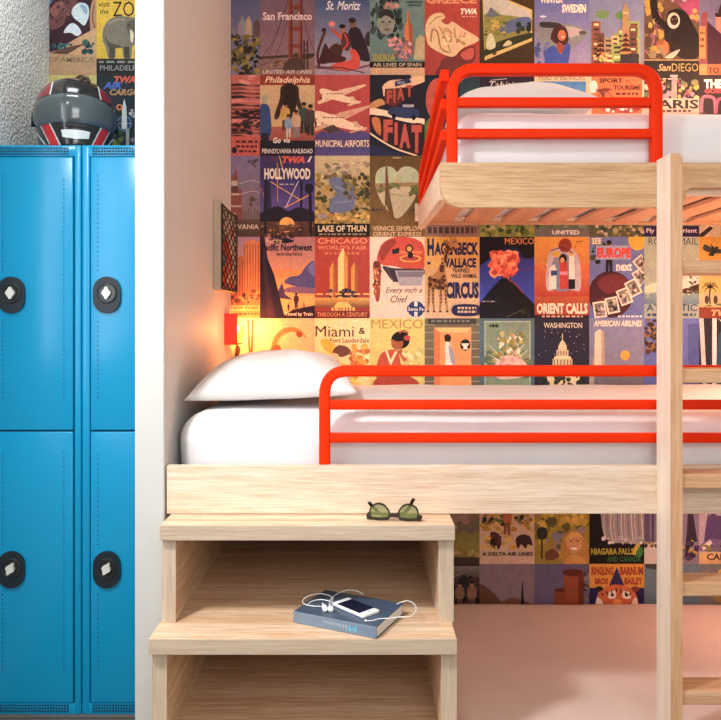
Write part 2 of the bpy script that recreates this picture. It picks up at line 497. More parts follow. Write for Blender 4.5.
for i in range(N1+1):
    az = -AZM+2*AZM*i/N1; q = abs(az)/AZM
    zt = .192-.040*q**2.2; zb = .092-.012*q**2+(.026*max(0, q-.72)/.28)
    for j in range(N2+1):
        v = vtoz(zb+(zt-zb)*j/N2); edge = min(j, N2-j, (i if i < N1-i else N1-i)/2)
        V[i, j] = bm.verts.new(HC+(shell_point(az, v)-HC)*1.0+hdir(az, 1.1)*(.0025+.0045*min(1, edge/2)))
for i in range(N1):
    for j in range(N2): bm.faces.new((V[i, j], V[i+1, j], V[i+1, j+1], V[i, j+1]))
link('visor', bm, vis, helm, True)
for s in (-1, 1):
    az = s*math.radians(88); c = shell_point(az, vtoz(.125))
    bm = BM(); tube(bm, [c-hdir(az)*.004, c+hdir(az)*.009], .024, 20); link('visor_pivot', bm, M['black'], helm, True, auto=40)
bm = BM(); Q = {}
for i in range(17):
    az = math.radians(-19+38*i/16); q = abs(i-8)/8
    for j in range(7):
        z = .034+(.062+.004*(1-q*q)-.034)*j/6+.006*q*(1 if j == 0 else .3)
        p = shell_point(az*(1+.10*j/6), vtoz(z)); Q[i, j] = bm.verts.new(p+hdir(az)*.004)
for i in range(16):
    for j in range(6): bm.faces.new((Q[i, j], Q[i+1, j], Q[i+1, j+1], Q[i, j+1]))
link('chin_panel', bm, mats[2], helm, True)
bm = BM()
for i in range(-5, 6):
    p = shell_point(math.radians(i*2.6), vtoz(.082)); 
    box(bm, p.x-.0036, p.x+.0036, p.y-.004, p.y+.004, p.z-.006, p.z+.006, .002)
link('chin_vent', bm, M['black'], helm)
bm = BM(); p = shell_point(math.radians(20), vtoz(.262))
tube(bm, spline([p+Vector((-.012, 0, -.004)), p+Vector((-.002, 0, .010)), p+Vector((.012, 0, .006)), p+Vector((.018, 0, -.006))]), .006, 8)
link('top_vent', bm, plain('vent_brown', '#4a3a2c', .4, .1), helm, True)

# ------------------------------------------------------------------ step unit
XL, XR = -.4925, .2205
step = empty('step_unit', (-.136, 2.3, 0), 'pale oak box step unit with open cubbies below the lower bunk', 'stairs')
def tread(x0, x1, y0, zt):
    bm = BM(); box(bm, x0, x1, y0+.003, 2.872, zt-.036, zt, .0015)
    t = link('tread', bm, M['oak_in'], step)
    bm = BM(); box(bm, x0, x1, y0, y0+.003, zt-.0365, zt-.0006, .0007)
    link('edge_band', bm, M['oak_edge_x'], t)
def panel(x0, x1, y0, z0, z1):
    bm = BM(); box(bm, x0, x1, y0+.003, 2.87, z0, z1)
    t = link('side_panel', bm, M['oak_side'], step)
    bm = BM(); box(bm, x0, x1, y0, y0+.003, z0, z1, .0007)
    link('edge_band', bm, M['oak_edge_z'], t)
tread(-.490, .2215, 1.827, .755); tread(-.4945, .2165, 1.7465, .515); tread(-.4975, .2115, 1.667, .267)
for z0, z1, y, w in ((.515, .719, 1.842, 0), (.267, .479, 1.765, .002), (0, .231, 1.685, .004)):
    panel(-.489-w, -.455-w, y, z0, z1); panel(.184-w, .2205-w, y, z0, z1)

# ------------------------------------------------------------------ lower bunk
def rail_bars(root, x0, x1, zb, zt, bars, name='guard_rail', y=1.962, w=.0285, wb=.0245):
    bm = BM(); sweep(bm, round_path([(x0, y, zb), (x0, y, zt), (x1, y, zt), (x1, y, zb)], .062, 10), (0, 1, 0), w, .030)
    g = link(name, bm, M['red'], root, True, auto=50)
    for z in bars:
        bm = BM(); sweep(bm, [(x0+.004, y, z), (x1-.004, y, z)], (0, 1, 0), wb, .024); link('rail_bar', bm, M['red'], g, True, auto=50)
    return g
low = empty('lower_bunk', (.5, 2.4, .756), 'lower bunk bed with oak front board and long orange-red guard rail above the steps', 'bed')
bm = BM(); box(bm, -.500, 1.515, YF, YF+.022, .7565, .8785, .0015); link('front_board', bm, M['oak_x'], low)
bm = BM(); box(bm, -.500, 1.515, 2.868, 2.887, .757, .86); link('back_rail', bm, M['oak_x'], low)
bm = BM(); box(bm, -.498, 1.512, YF+.024, 2.866, .765, .785); link('bed_base', bm, M['oak_y'], low)
rail_bars(low, -.099, 1.40, .80, 1.1185, (1.0310, .9455))
bm = soft_box(-.4955, 1.50, 1.992, 2.860, .7905, 1.000, .080, 64, .005, 4.2, 3.0)
for v in bm.verts:   # slightly swollen towards the head, drawn in at the foot of the front face
    x, y, z = v.co
    if z > .95: v.co.z += .014*(y-2.0)/.86
    if y < 2.1 and z < .93: v.co.y += .012*(.93-z)/.14
tag(link('mattress', bm, M['linen'], smooth=True), 'thick mattress in smooth white bedding on the lower bunk, behind the long rail', 'mattress')
bm = pillow_bm(.238, .30, .116, 1.7, under=.18)
bmesh.ops.transform(bm, verts=bm.verts, matrix=Matrix.Translation((-.264, 2.362, 1.040)) @ Matrix.Rotation(math.radians(-2), 4, 'Y') @ Matrix.Rotation(math.radians(3), 4, 'Z'))
tag(link('pillow', bm, M['pillow'], smooth=True), 'plump white pillow on the lower bunk beside the partition', 'pillow', 'white bed pillows')

# ------------------------------------------------------------------ upper bunk
up = empty('upper_bunk', (.85, 2.4, 1.537), 'upper bunk bed with rounded oak front board, orange-red rails and slatted base', 'bed')
X0 = .197
bm = BM(); out = [(X0, 1.651), (X0, 1.592)]
for k in range(1, 11):
    a = PI+PI/2*k/10; out.append((X0+.055+.055*math.cos(a), 1.592+.055*math.sin(a)))
out += [(.80, 1.537)]
for k in range(0, 9):
    a = -PI/2+PI/2*k/8; out.append((.80+.022*math.cos(a)-.0, 1.559+.022*math.sin(a)))
for k in range(1, 9):
    a = PI-PI/2*k/8; out.append((.842+.020*math.cos(a), 1.568+.020*math.sin(a)))
out += [(1.515, 1.588), (1.515, 1.651)]
prism(bm, out, 'Y', YF, YF+.024)
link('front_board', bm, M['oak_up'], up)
bm = BM(); prism(bm, [(YF+.024, 1.56), (YF+.024, 1.651), (2.70, 1.651), (2.70, 1.575)], 'X', X0, X0+.022); link('end_board', bm, M['oak_y'], up)
bm = BM(); box(bm, X0+.022, 1.515, 2.72, 2.742, 1.594, 1.6015); link('back_rail', bm, M['slat'], up)
bm = BM(); box(bm, X0, 1.515, 2.86, 2.888, 1.625, 1.69); link('wall_rail', bm, M['oak_x'], up)
bm = BM(); box(bm, X0+.024, 1.513, YF+.026, YF+.05, 1.572, 1.600); link('slat_support', bm, M['oak_x'], up)
for i in range(10):
    x = X0+.033+i*.134
    bm = BM(); box(bm, x, x+.088, YF+.026, 2.74, 1.602, 1.615, .003); link('slat', bm, M['slat'], up)
rail_bars(up, .230, .758, 1.60, 1.897, (1.812, 1.731), w=.0275)
y1 = 2.74
bm = BM(); sweep(bm, round_path([(.212, 1.965, 1.885), (.212, 2.10, 1.875), (.212, y1, 1.775), (.212, y1, 1.60)], .05, 8), (1, 0, 0), .03, .022)
er = link('end_rail', bm, M['red'], up, True, auto=50)
for za, zb in ((1.812, 1.705), (1.731, 1.650)):
    bm = BM(); sweep(bm, [(.212, 1.97, za), (.212, y1-.01, zb)], (1, 0, 0), .026, .02); link('rail_bar', bm, M['red'], er, True, auto=50)
bm = soft_box(.246, 1.50, 1.992, 2.845, 1.622, 1.805, .056, 56, .004, 4.5, 9.0)
tag(link('mattress', bm, M['linen'], smooth=True), 'white-sheeted mattress on the upper bunk, above the slats', 'mattress')
bm = pillow_bm(.205, .27, .095, 6.1)
bmesh.ops.transform(bm, verts=bm.verts, matrix=Matrix.Translation((.468, 2.36, 1.856)) @ Matrix.Rotation(math.radians(-3), 4, 'Z'))
tag(link('pillow', bm, M['pillow'], smooth=True), 'white pillow on the upper bunk behind the short orange rail', 'pillow', 'white bed pillows')

# ------------------------------------------------------------------ ground-level bed
gb = empty('ground_bed', (.87, 2.3, 0), 'low bed at floor level beneath the lower bunk, right of the steps', 'bed')
bm = BM(); box(bm, .232, 1.51, 1.90, 2.87, 0, .055, .004); link('bed_base', bm, M['oak_x'], gb)
bm = soft_box(.236, 1.505, 1.938, 2.872, .056, .186, .04, 40, .004, 4, 5.0); tag(link('mattress', bm, M['sheet'], smooth=True), 'pale sheeted mattress on the floor-level bed under the lower bunk', 'mattress')

# ------------------------------------------------------------------ ladder
lad = empty('bunk_ladder', (.95, 1.886, 0), 'pale oak ladder standing against the fronts of the bunks', 'ladder')
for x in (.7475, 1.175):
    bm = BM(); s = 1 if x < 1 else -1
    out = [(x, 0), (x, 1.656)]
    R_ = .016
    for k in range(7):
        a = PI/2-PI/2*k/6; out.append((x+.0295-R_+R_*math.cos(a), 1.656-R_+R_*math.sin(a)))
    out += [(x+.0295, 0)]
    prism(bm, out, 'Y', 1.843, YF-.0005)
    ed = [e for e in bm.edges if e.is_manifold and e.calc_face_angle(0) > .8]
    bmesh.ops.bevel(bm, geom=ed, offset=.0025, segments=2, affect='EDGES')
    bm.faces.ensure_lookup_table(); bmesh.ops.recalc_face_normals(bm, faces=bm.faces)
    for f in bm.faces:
        if f.normal.y < -.7: f.material_index = 1  # room-facing side takes the painted shade tone
    link('post', bm, [M['oak_post'], M['oak_post_shaded']], lad)
for z in (1.396, 1.130, .873, .610, .345, .10):
    bm = BM(); box(bm, .777, 1.175, 1.848, YF-.006, z-.034, z, .003); link('rung', bm, M['oak_rung'], lad)
# ------------------------------------------------------------------ reading lamp, net pocket
lamp = empty('reading_lamp', (-.5045, 2.77, 1.22), 'small red box reading lamp glowing on the partition above the lower pillow', 'lamp')
lx0, lx1, lz0, lz1 = -.504, -.456, 1.160, 1.273
bm = BM()
box(bm, lx0, lx1, 2.752, 2.758, lz0, lz1, .002)
box(bm, lx0, lx1, 2.758, 2.862, lz1-.005, lz1); box(bm, lx0, lx1, 2.758, 2.862, lz0, lz0+.005)
link('lamp_shade', bm, M['lampred'], lamp)
bm = BM(); box(bm, lx0, lx0+.008, 2.758, 2.862, lz0+.005, lz1-.005); link('lamp_base', bm, M['whiteplastic'], lamp)
gm = bpy.data.materials.new('warm_bulb'); gm.use_nodes = True
bb = gm.node_tree.nodes['Principled BSDF']; bb.inputs['Base Color'].default_value = lin('#ffb060')
bb.inputs['Emission Color'].default_value = (1.0, .42, .10, 1); bb.inputs['Emission Strength'].default_value = 14
bm = BM(); tube(bm, spline([(-.496, 2.80, 1.217), (-.49, 2.80, 1.217), (-.478, 2.80, 1.217), (-.464, 2.80, 1.217), (-.458, 2.80, 1.217)], 4), [.008]*4+[.010]*3+[.013]*4+[.014]*3+[.011]*2+[.004], 14)
link('bulb', bm, gm, lamp, True)

pk = empty('net_pocket', (-.5045, 2.70, 1.50), 'beige wall pocket with black cord net fixed to the partition', 'storage pocket')
px1 = -.477
bm = BM(); box(bm, -.504, px1, 2.55, 2.562, 1.352, 1.652, .0015); box(bm, -.504, px1, 2.84, 2.852, 1.352, 1.652, .0015)
box(bm, -.504, px1, 2.562, 2.84, 1.352, 1.362); box(bm, -.504, -.501, 2.562, 2.84, 1.362, 1.652)
link('pocket_frame', bm, M['beige'], pk)
bm = BM(); x = px1+.002; A, B_, C, D = 2.552, 2.850, 1.356, 1.640; PY, PZ = .0745, .0355
def clipseg(a, b):
    t0, t1 = 0, 1
    for i, (lo, hi) in enumerate(((A, B_), (C, D))):
        d = b[i]-a[i]
        ta, tb = sorted(((lo-a[i])/d, (hi-a[i])/d)); t0 = max(t0, ta); t1 = min(t1, tb)
    if t1-t0 < .01: return None
    return [(a[0]+(b[0]-a[0])*t, a[1]+(b[1]-a[1])*t) for t in (t0, t1)]
for s in (1, -1):
    for k in range(-6, 18):
        z0 = C+k*PZ*1.0 if s > 0 else D-k*PZ
        sg = clipseg((A-.001, z0-s*.0005), (B_+.001, z0+s*PZ*4))
        if sg: tube(bm, [(x, sg[0][0], sg[0][1]), (x+.0022*s, (sg[0][0]+sg[1][0])/2, (sg[0][1]+sg[1][1])/2), (x, sg[1][0], sg[1][1])], .0019, 5)
for p in ([(x, A, D), (x+.004, (A+B_)/2, D-.01), (x, B_, D)], [(x, A, C), (x, B_, C)], [(x, A, C), (x, A, D)], [(x, B_, C), (x, B_, D)]): tube(bm, p, .0035, 6)
link('net', bm, M['net'], pk)
mm, mnt, mb = new_mat('magazine_cover', .4, .4)
mtc = nd(mnt, 'ShaderNodeTexCoord'); mv = nd(mnt, 'ShaderNodeTexVoronoi', i_Scale=16.0)
mr = ramp(mnt, [(.0, '#b8402c'), (.35, '#c85a3c'), (.5, '#e0d4cc'), (.65, '#5a7aa8'), (.8, '#d8c8bc'), (1.0, '#a8382c')]); mr.color_ramp.interpolation = 'CONSTANT'
msp = nd(mnt, 'ShaderNodeSeparateColor'); mnt.links.new(mtc.outputs['Object'], mv.inputs['Vector']); mnt.links.new(mv.outputs['Color'], msp.inputs[0]); mnt.links.new(msp.outputs[0], mr.inputs['Fac']); mnt.links.new(mr.outputs['Color'], mb.inputs['Base Color'])
bm = BM(); box(bm, -.492, -.482, 2.575, 2.83, 1.3635, 1.60)
tag(link('magazine', bm, mm, origin=(-.49, 2.7, 1.364)), 'red and blue magazine standing inside the net pocket', 'magazine')

# ------------------------------------------------------------------ book, phone, earphones on the second tread
bz = .5153
ang = math.atan2(-.096, .200)
bc = Vector((-.034, 1.866, bz)); ux = Vector((math.cos(ang), math.sin(ang), 0)); uy = Vector((-ux.y, ux.x, 0)); BW, BD, BH = .222, .163, .0275
RB = Matrix.Translation(bc) @ Matrix.Rotation(ang, 4, 'Z')
book = empty('paperback_book', bc, 'thick slate-blue book lying on the second step under the phone', 'book')
bm = BM(); t = BM(); box(t, -BW/2+.002, BW/2-.003, -BD/2+.004, BD/2-.003, .0016, BH-.0016); merge(bm, t, RB); link('pages', bm, plain('book_pages', '#d9d6cf', .8, .08, 300), book)
bm = BM()
for z0, z1 in ((0, .0016), (BH-.0016, BH)):
    t = BM(); box(t, -BW/2, BW/2, -BD/2+.0016, BD/2, z0, z1, .0004); merge(bm, t, RB)
cov = link('cover', bm, M['bookcover'], book)
bm = BM(); t = BM(); box(t, -BW/2, BW/2, -BD/2, -BD/2+.004, 0, BH, .0012); merge(bm, t, RB); spn = link('spine', bm, M['bookspine'], book)
def text_bm(s, w, h, res=3, bold=0.0, shear=0.0):
    cu = bpy.data.curves.new('t', 'FONT'); cu.body = s; cu.resolution_u = res; cu.offset = bold; cu.shear = shear
    ob = bpy.data.objects.new('t', cu); COL.objects.link(ob)
    dg = bpy.context.evaluated_depsgraph_get(); ev = ob.evaluated_get(dg); me = ev.to_mesh()
    t = bmesh.new(); t.from_mesh(me); ev.to_mesh_clear()
    bpy.data.objects.remove(ob); bpy.data.curves.remove(cu)
    if not t.verts: return t
    xs = [v.co.x for v in t.verts]; ys = [v.co.y for v in t.verts]
    x0, x1, y0, y1 = min(xs), max(xs), min(ys), max(ys)
    for v in t.verts: v.co = Vector(((v.co.x-x0)/max(1e-6, x1-x0)*w, (v.co.y-y0)/max(1e-6, y1-y0)*h, 0))
    return t
# the title runs upside down along the spine: one big cyan M, then faint strokes
SP = RB @ Matrix.Translation((.060, -BD/2-.0003, .020)) @ Matrix.Rotation(PI/2, 4, 'X') @ Matrix.Rotation(PI, 4, 'Z')
bm = BM(); merge(bm, text_bm('M', .019, .0125), SP); link('title_letter', bm, M['cyan'], spn)
bm = BM()
for k in range(7):
    t = BM(); x_ = .024+k*.0095; h_ = .011-.0009*k
    for q in (0, 1):
        v = [t.verts.new(p) for p in ((x_+q*.004, 0, 0), (x_+q*.004+.0016, 0, 0), (x_+q*.004+.0016, h_*(1 if q == 0 else .7), 0), (x_+q*.004, h_*(1 if q == 0 else .7), 0))]; t.faces.new(v)
    merge(bm, t, SP)
link('title_print', bm, M['silverprint'], spn)

pang = math.radians(-47)
pc = Vector((-.0185, 1.852, bz+BH+.0002)); RP = Matrix.Translation(pc) @ Matrix.Rotation(pang, 4, 'Z')
ph = empty('smartphone', pc, 'white smartphone with dark screen lying on the book', 'phone')
bm = BM(); t = BM(); box(t, -.057, .057, -.0275, .0275, 0, .0085, .003, 3); merge(bm, t, RP); link('phone_body', bm, M['whiteplastic'], ph, True, auto=40)
bm = BM(); t = BM(); box(t, -.040, .040, -.0245, .0245, .0083, .0089); merge(bm, t, RP); link('screen', bm, M['screen'], ph)
bm = BM(); t = BM(); prism(t, [(.0485+.0045*math.cos(2*PI*k/16), .0045*math.sin(2*PI*k/16)) for k in range(16)], 'Z', .0084, .0088); merge(bm, t, RP); link('home_button', bm, plain('button_grey', '#c4c8cc', .4), ph)

zt = bz+BH+.0016
def bp(zx, zy, dz=0.0):   # a point of the 4.807x study crop of the book's top, laid on its plane
    px, py = 280+zx/4.807, 575+zy/4.807; z = zt+dz; Y = F*(CH-z)/(py-VY); return Vector(((px-VX)*Y/F, Y, z))
ear = empty('earphones', bp(235, 150), 'white wired earphones looped over the book and phone', 'earphones')
bm = BM()
tube(bm, spline([bp(218, 150, .005), bp(170, 150, .001), bp(118, 140, .001), bp(110, 122, .004), bp(140, 100, .008), bp(190, 90, .007), bp(240, 100, .004), bp(254, 118, .003), bp(243, 140, .005)], 6), .0011, 6)
tube(bm, spline([bp(243, 154, .005), bp(238, 126, .004), bp(272, 92, .004), bp(325, 72, .004), bp(365, 76, .004), bp(400, 92, .001)], 6), .0011, 6)
tube(bm, spline([bp(130, 148, .001), bp(150, 128, .003), bp(195, 118, .004), bp(250, 128, .003)], 6), .0011, 6)
tube(bm, spline([bp(416, 220, .002), bp(445, 219, .001), bp(480, 210, .001), bp(530, 208, .001), bp(570, 202, .002), bp(622, 200, .003), bp(645, 185, .002), bp(655, 160, .006), bp(640, 135, .009), bp(612, 124, .008), bp(585, 130, .004), bp(560, 140, .001)], 6), .0011, 6)
link('cable', bm, M['whiteplastic'], ear, True)
for a, b2 in (((212, 151), (220, 172)), ((242, 156), (247, 173))):
    p, q = bp(*a, .0065), bp(*b2, .003)
    d = (q-p)
    bm = BM(); tube(bm, [p-d*.2, p, p+d*.45, p+d*.8, q], [.003, .0062, .0072, .0062, .002], 12); tube(bm, [p, p-d*.9+Vector((0, 0, -.002))], .0025, 8)
    link('earbud', bm, M['whiteplastic'], ear, True)
bm = BM(); p = bp(416, 220, .002); q = bp(408, 219, .002); tube(bm, [q, p], .0028, 8); link('plug', bm, M['whiteplastic'], ear, True)

# ------------------------------------------------------------------ sunglasses on the top tread (lying on their brow)
sg = empty('sunglasses', (.077, 1.875, .7555), 'black sunglasses with olive lenses lying upside down on the top step', 'sunglasses')
ST = Matrix.Translation((.0765, 1.868, .7562)) @ Matrix.Rotation(math.radians(-7), 4, 'Z') @ Matrix.Rotation(math.radians(14), 4, 'X')
def lens_outline(s, k=1.0):
    pts = [(.010, .008), (.030, .004), (.058, .006), (.062, .016), (.058, .034), (.048, .043), (.036, .046), (.023, .042), (.013, .030), (.009, .018)]
    c = Vector((.036, .025, 0))
    return [(s*(c.x+(p.x-c.x)*k), c.y+(p.y-c.y)*k) for p in spline([Vector((x, z, 0)) for x, z in pts], 4, True)]
bm = BM()
for s in (-1, 1):
    o1, o2 = lens_outline(s, 1.0), lens_outline(s, .86); n = len(o1); t = BM()
    ring = [[t.verts.new((u, y, v)) for u, v in o] for o, y in ((o1, -.002), (o2, -.002), (o2, .002), (o1, .002))]
    for i in range(n):
        for q in range(4): t.faces.new((ring[q][i], ring[q][(i+1) % n], ring[(q+1) % 4][(i+1) % n], ring[(q+1) % 4][i]))
    merge(bm, t, ST)
t = BM(); sweep(t, [Vector(p) for p in ((-.0125, 0, .012), (-.005, -.001, .0155), (.005, -.001, .0155), (.0125, 0, .012))], (0, 1, 0), .008, .005); merge(bm, t, ST)
for s in (-1, 1):
    t = BM(); box(t, min(s*.056, s*.068), max(s*.056, s*.068), -.0025, .006, .001, .013, .002); merge(bm, t, ST)
    t = BM(); sweep(t, [(s*.012, 0, .006), (s*.035, 0, .003), (s*.060, 0, .0055)], (0, 1, 0), .007, .005); merge(bm, t, ST)
link('frame', bm, plain('black_acetate', '#1b1814', .25, .2, 60, coat=.3), sg, True, auto=40)
lm, lnt, lb = new_mat('olive_lens', .08, .6, 0, '#8c9a5c'); lb.inputs['Alpha'].default_value = .5
for s in (-1, 1):
    bm = BM(); t = BM(); prism(t, lens_outline(s, .88), 'Y', -.0006, .0006); merge(bm, t, ST); link('lens', bm, lm, sg)
for s, off, tip in ((1, .012, (-.0617, .044)), (-1, .018, (.049, .053))):
    bm = BM(); t = BM()
    e = -s
    sweep(t, spline([(s*.066, off*.4, .006), (s*.060, off, .007), (s*.01, off, .006), (e*(abs(tip[0])-.030), off, .009), (e*(abs(tip[0])-.014), off, .024), (tip[0]-e*.004, off-.004, tip[1]-.007), (tip[0], off-.006, tip[1])], 5), (0, 1, 0), .008, .004); merge(bm, t, ST)
    link('temple', bm, M['blackgloss'], sg, True, auto=50)

# ------------------------------------------------------------------ light
w = bpy.data.worlds.new('world'); scene.world = w; w.use_nodes = True
bg = w.node_tree.nodes['Background']; bg.inputs[0].default_value = (.93, .96, 1.0, 1); bg.inputs[1].default_value = .42
def area(name, loc, target, sx, sy, power, color):
    l = bpy.data.lights.new(name, 'AREA'); l.shape = 'RECTANGLE'; l.size = sx; l.size_y = sy; l.energy = power; l.color = color
    o = bpy.data.objects.new(name, l); COL.objects.link(o); o.location = loc
    o.rotation_euler = (Vector(target)-Vector(loc)).to_track_quat('-Z', 'Y').to_euler(); return o
def point(name, loc, power, color, r=.03):
    l = bpy.data.lights.new(name, 'POINT'); l.energy = power; l.color = color; l.shadow_soft_size = r
    o = bpy.data.objects.new(name, l); COL.objects.link(o); o.location = loc; return o
area('window_light', (-1.33, 1.215, 1.62), (0, 1.215, 1.55), 1.25, 1.28, 16, (.93, .97, 1.0))
area('room_key', (-1.02, .85, 2.5), (.0, 1.95, .35), .22, .22, 11, (1.0, .98, .96)).data.spread = math.radians(95)  # added key that sharpens the window's shadows, not a known fixture
area('room_fill', (.5, -1.2, 2.2), (-.6, 2.4, 1.2), 1.4, 1.0, 24, (1.0, .98, .96))
point('reading_lamp_glow', (-.440, 2.815, 1.217), 2.3, (1.0, .42, .12), .02)
point('reading_lamp_spill', (-.405, 2.70, 1.215), .8, (1.0, .26, .08), .04)
area('room_fill_low', (.2, -1.4, 1.1), (-.1, 2.2, .5), 1.2, .8, 8, (1.0, .90, .80))
area('left_wall_fill', (-.93, 2.25, 2.57), (-1.0, 2.72, 1.8), .3, .3, 3.6, (.96, .98, 1.0))  # added fill to lift the left wall and helmet, not a known fitting
area('lower_bunk_fill', (1.48, 2.35, 1.25), (0, 2.5, 1.25), .5, .3, 6, (1.0, .48, .26))  # added warm fill on the partition and slat undersides, source unseen
area('upper_bunk_fill', (1.48, 2.40, 2.2), (-.3, 2.6, 1.9), .5, .4, 11, (1.0, .50, .32))  # added warm fill for the upper part of the niche, source unseen
area('ground_bed_fill', (1.48, 2.55, .55), (.4, 2.5, .3), .4, .3, 2.6, (1.0, .50, .36))  # added warm fill over the floor-level sheet, source unseen
scene.view_settings.view_transform = 'Standard'
scene.view_settings.look = 'None'
scene.view_settings.exposure = 0.13
# ------------------------------------------------------------------ the poster wall
PXM = 261.4                         # the wall's scale: one poster is .209 x .311 m
ROWS = [-6, 75, 155.8, 236.8, 318.3, 400, 482, 563.8, 645.4]
def px0(k): return (260+(54.87 if k >= 4 else 54.45)*(k-4)-VX)/PXM
def pz0(r): return CH-(ROWS[r]-VY)/PXM
class Poster:
    """flat printed sheet; sheet units are 100 across and 150 down"""
    def __init__(s, c, r, label, clip=None):
        s.bm = bmesh.new(); s.lay = s.bm.loops.layers.float_color.new('Col'); s.x = px0(c); s.z = pz0(r); s.w = px0(c+1)-s.x; s.h = s.z-pz0(r+1)
        s.d = 0.0; s.label = label; s.clip = clip; s.rnd = random.Random(c*31+r*7+5)
    def P(s, u, v): return Vector((s.x+min(max(u, 0), 100)/100*s.w, YB-.0012-s.d, s.z-min(max(v, 0), 150)/150*s.h))
    def step(s): s.d += .00004
    def face(s, pts, cols):
        vs = [s.bm.verts.new(s.P(*p)) for p in pts]
        try: f = s.bm.faces.new(vs)
        except ValueError: return
        for l, c in zip(f.loops, cols): l[s.lay] = c
    def g(s, x, y, w, h, c0, c1=None):
        a = lin(c0); b = lin(c1 or c0); s.step(); s.face([(x, y+h), (x+w, y+h), (x+w, y), (x, y)], [b, b, a, a]); return s
    def r(s, x, y, w, h, c): return s.g(x, y, w, h, c)
    def bg(s, a, b=None): return s.g(0, 0, 100, 150, a, b)
    def p(s, pts, c, st=True):
        if st: s.step()
        c = lin(c) if isinstance(c, str) else c
        for t in tessellate_polygon([[Vector((u, v, 0)) for u, v in pts]]): s.face([pts[k] for k in t], [c]*3)
        return s
    def s_(s, pts, c): return s.p([(q.x, q.y) for q in spline([Vector((u, v, 0)) for u, v in pts], 5, True)], c)
    def e(s, x, y, rx, ry, c, rot=0, n=20):
        t = math.radians(rot); ct, st = math.cos(t), math.sin(t); o = []
        for k in range(n):
            a = 2*PI*k/n; u, v = rx*math.cos(a), ry*math.sin(a); o.append((x+u*ct-v*st, y+u*st+v*ct))
        s.step(); s.face(o, [lin(c)]*n); return s
    def l(s, pts, w, c, w2=None):
        c = lin(c); s.step(); n = len(pts)
        for i in range(n-1):
            (x0, y0), (x1, y1) = pts[i], pts[i+1]; L = math.hypot(x1-x0, y1-y0) or 1
            f0 = w+((w2 or w)-w)*i/max(1, n-1); f1 = w+((w2 or w)-w)*(i+1)/max(1, n-1)
            nx, ny = -(y1-y0)/L/2, (x1-x0)/L/2
            s.face([(x0+nx*f0, y0+ny*f0), (x1+nx*f1, y1+ny*f1), (x1-nx*f1, y1-ny*f1), (x0-nx*f0, y0-ny*f0)], [c]*4)
        return s
    def c(s, pts, w, c, w2=None): return s.l([(q.x, q.y) for q in spline([Vector((u, v, 0)) for u, v in pts], 5)], w, c, w2)
    def n(s, x, y, w, h, cols, k, size, asp=1.0):
        """loose brush dabs"""
        R = s.rnd
        for i in range(k):
            u, v = x+R.random()*w, y+R.random()*h; q = size*(.5+R.random()); m_ = 6; a0 = R.random()*6
            o = [(u+q*(.6+.5*R.random())*math.cos(a0+2*PI*j/m_), v+q*asp*(.6+.5*R.random())*math.sin(a0+2*PI*j/m_)) for j in range(m_)]
            s.d += .000012; s.face(o, [lin(R.choice(cols))]*m_)
        return s
    def city(s, x, y, w, h, cols, k, win=None):
        R = s.rnd
        for i in range(k):
            bw = w*(.10+.12*R.random()); bh = h*(.35+.65*R.random()); u = x+R.random()*(w-bw)
            s.step(); a = R.choice(cols); s.face([(u, y), (u+bw, y), (u+bw, y-bh), (u, y-bh)], [lin(a)]*4)
            if win:
                for q in range(int(bh/9)): s.d += .00001; s.face([(u+bw*.2, y-bh+4+q*9), (u+bw*.8, y-bh+4+q*9), (u+bw*.8, y-bh+8+q*9), (u+bw*.2, y-bh+8+q*9)], [lin(R.choice(win))]*4)
        return s
    def t(s, txt, x, y, w, h, c, b=.02, sh=0.0):
        t = text_bm(txt, w, h, 2, b, sh); s.step(); c = lin(c)
        for f in t.faces: s.face([(x+v.co.x, y+h-v.co.y) for v in f.verts], [c]*len(f.verts))
        t.free(); return s
    def dash(s, x, y, w, h, c, k=8):
        """a line of print too small to read"""
        R = s.rnd; q = x; s.step()
        while q < x+w:
            a = w/k*(.4+.6*R.random()); s.face([(q, y+h), (min(q+a, x+w), y+h), (min(q+a, x+w), y), (q, y)], [lin(c)]*4); q += a+w/k*.3
        return s
    def person(s, x, y, h, top, legs, skin='#b07850', hair='#2a2020'):
        u = h/10
        s.p([(x-u*1.1, y), (x-u*1.0, y-4.6*u), (x+u*1.0, y-4.6*u), (x+u*1.1, y), (x+u*.2, y), (x, y-4*u), (x-u*.2, y)], legs)
        s.s_([(x-1.3*u, y-4.2*u), (x-1.6*u, y-7.4*u), (x-.6*u, y-8.4*u), (x+.6*u, y-8.4*u), (x+1.6*u, y-7.4*u), (x+1.3*u, y-4.2*u)], top)
        s.e(x, y-9.2*u, .75*u, .95*u, skin); s.e(x, y-9.7*u, .8*u, .6*u, hair); return s
    def done(s):
        s.d = -.0016; s.face([(0, 0), (100, 0), (100, 150), (0, 150)], [lin('#b8b0a4')]*4)   # the sheet's back, glued to the wall
        if s.clip is not None:
            bmesh.ops.bisect_plane(s.bm, geom=s.bm.verts[:]+s.bm.edges[:]+s.bm.faces[:], plane_co=(s.clip, 0, 0), plane_no=(-1, 0, 0), clear_outer=True)
        me = bpy.data.meshes.new('travel_poster'); o = Vector((s.x+s.w/2, YB, s.z-s.h))
        bmesh.ops.translate(s.bm, verts=s.bm.verts, vec=-o)
        s.bm.to_mesh(me); s.bm.free(); me.materials.append(M['poster'])
        ob = bpy.data.objects.new('travel_poster', me); COL.objects.link(ob); ob.location = o
        tag(ob, s.label, 'poster', 'travel posters papering the back wall')
CL, CP = -1.199, -.5035
FOL = ['#3d3a24', '#6b6236', '#8f7c3e', '#a88f4a', '#4e4a2c']
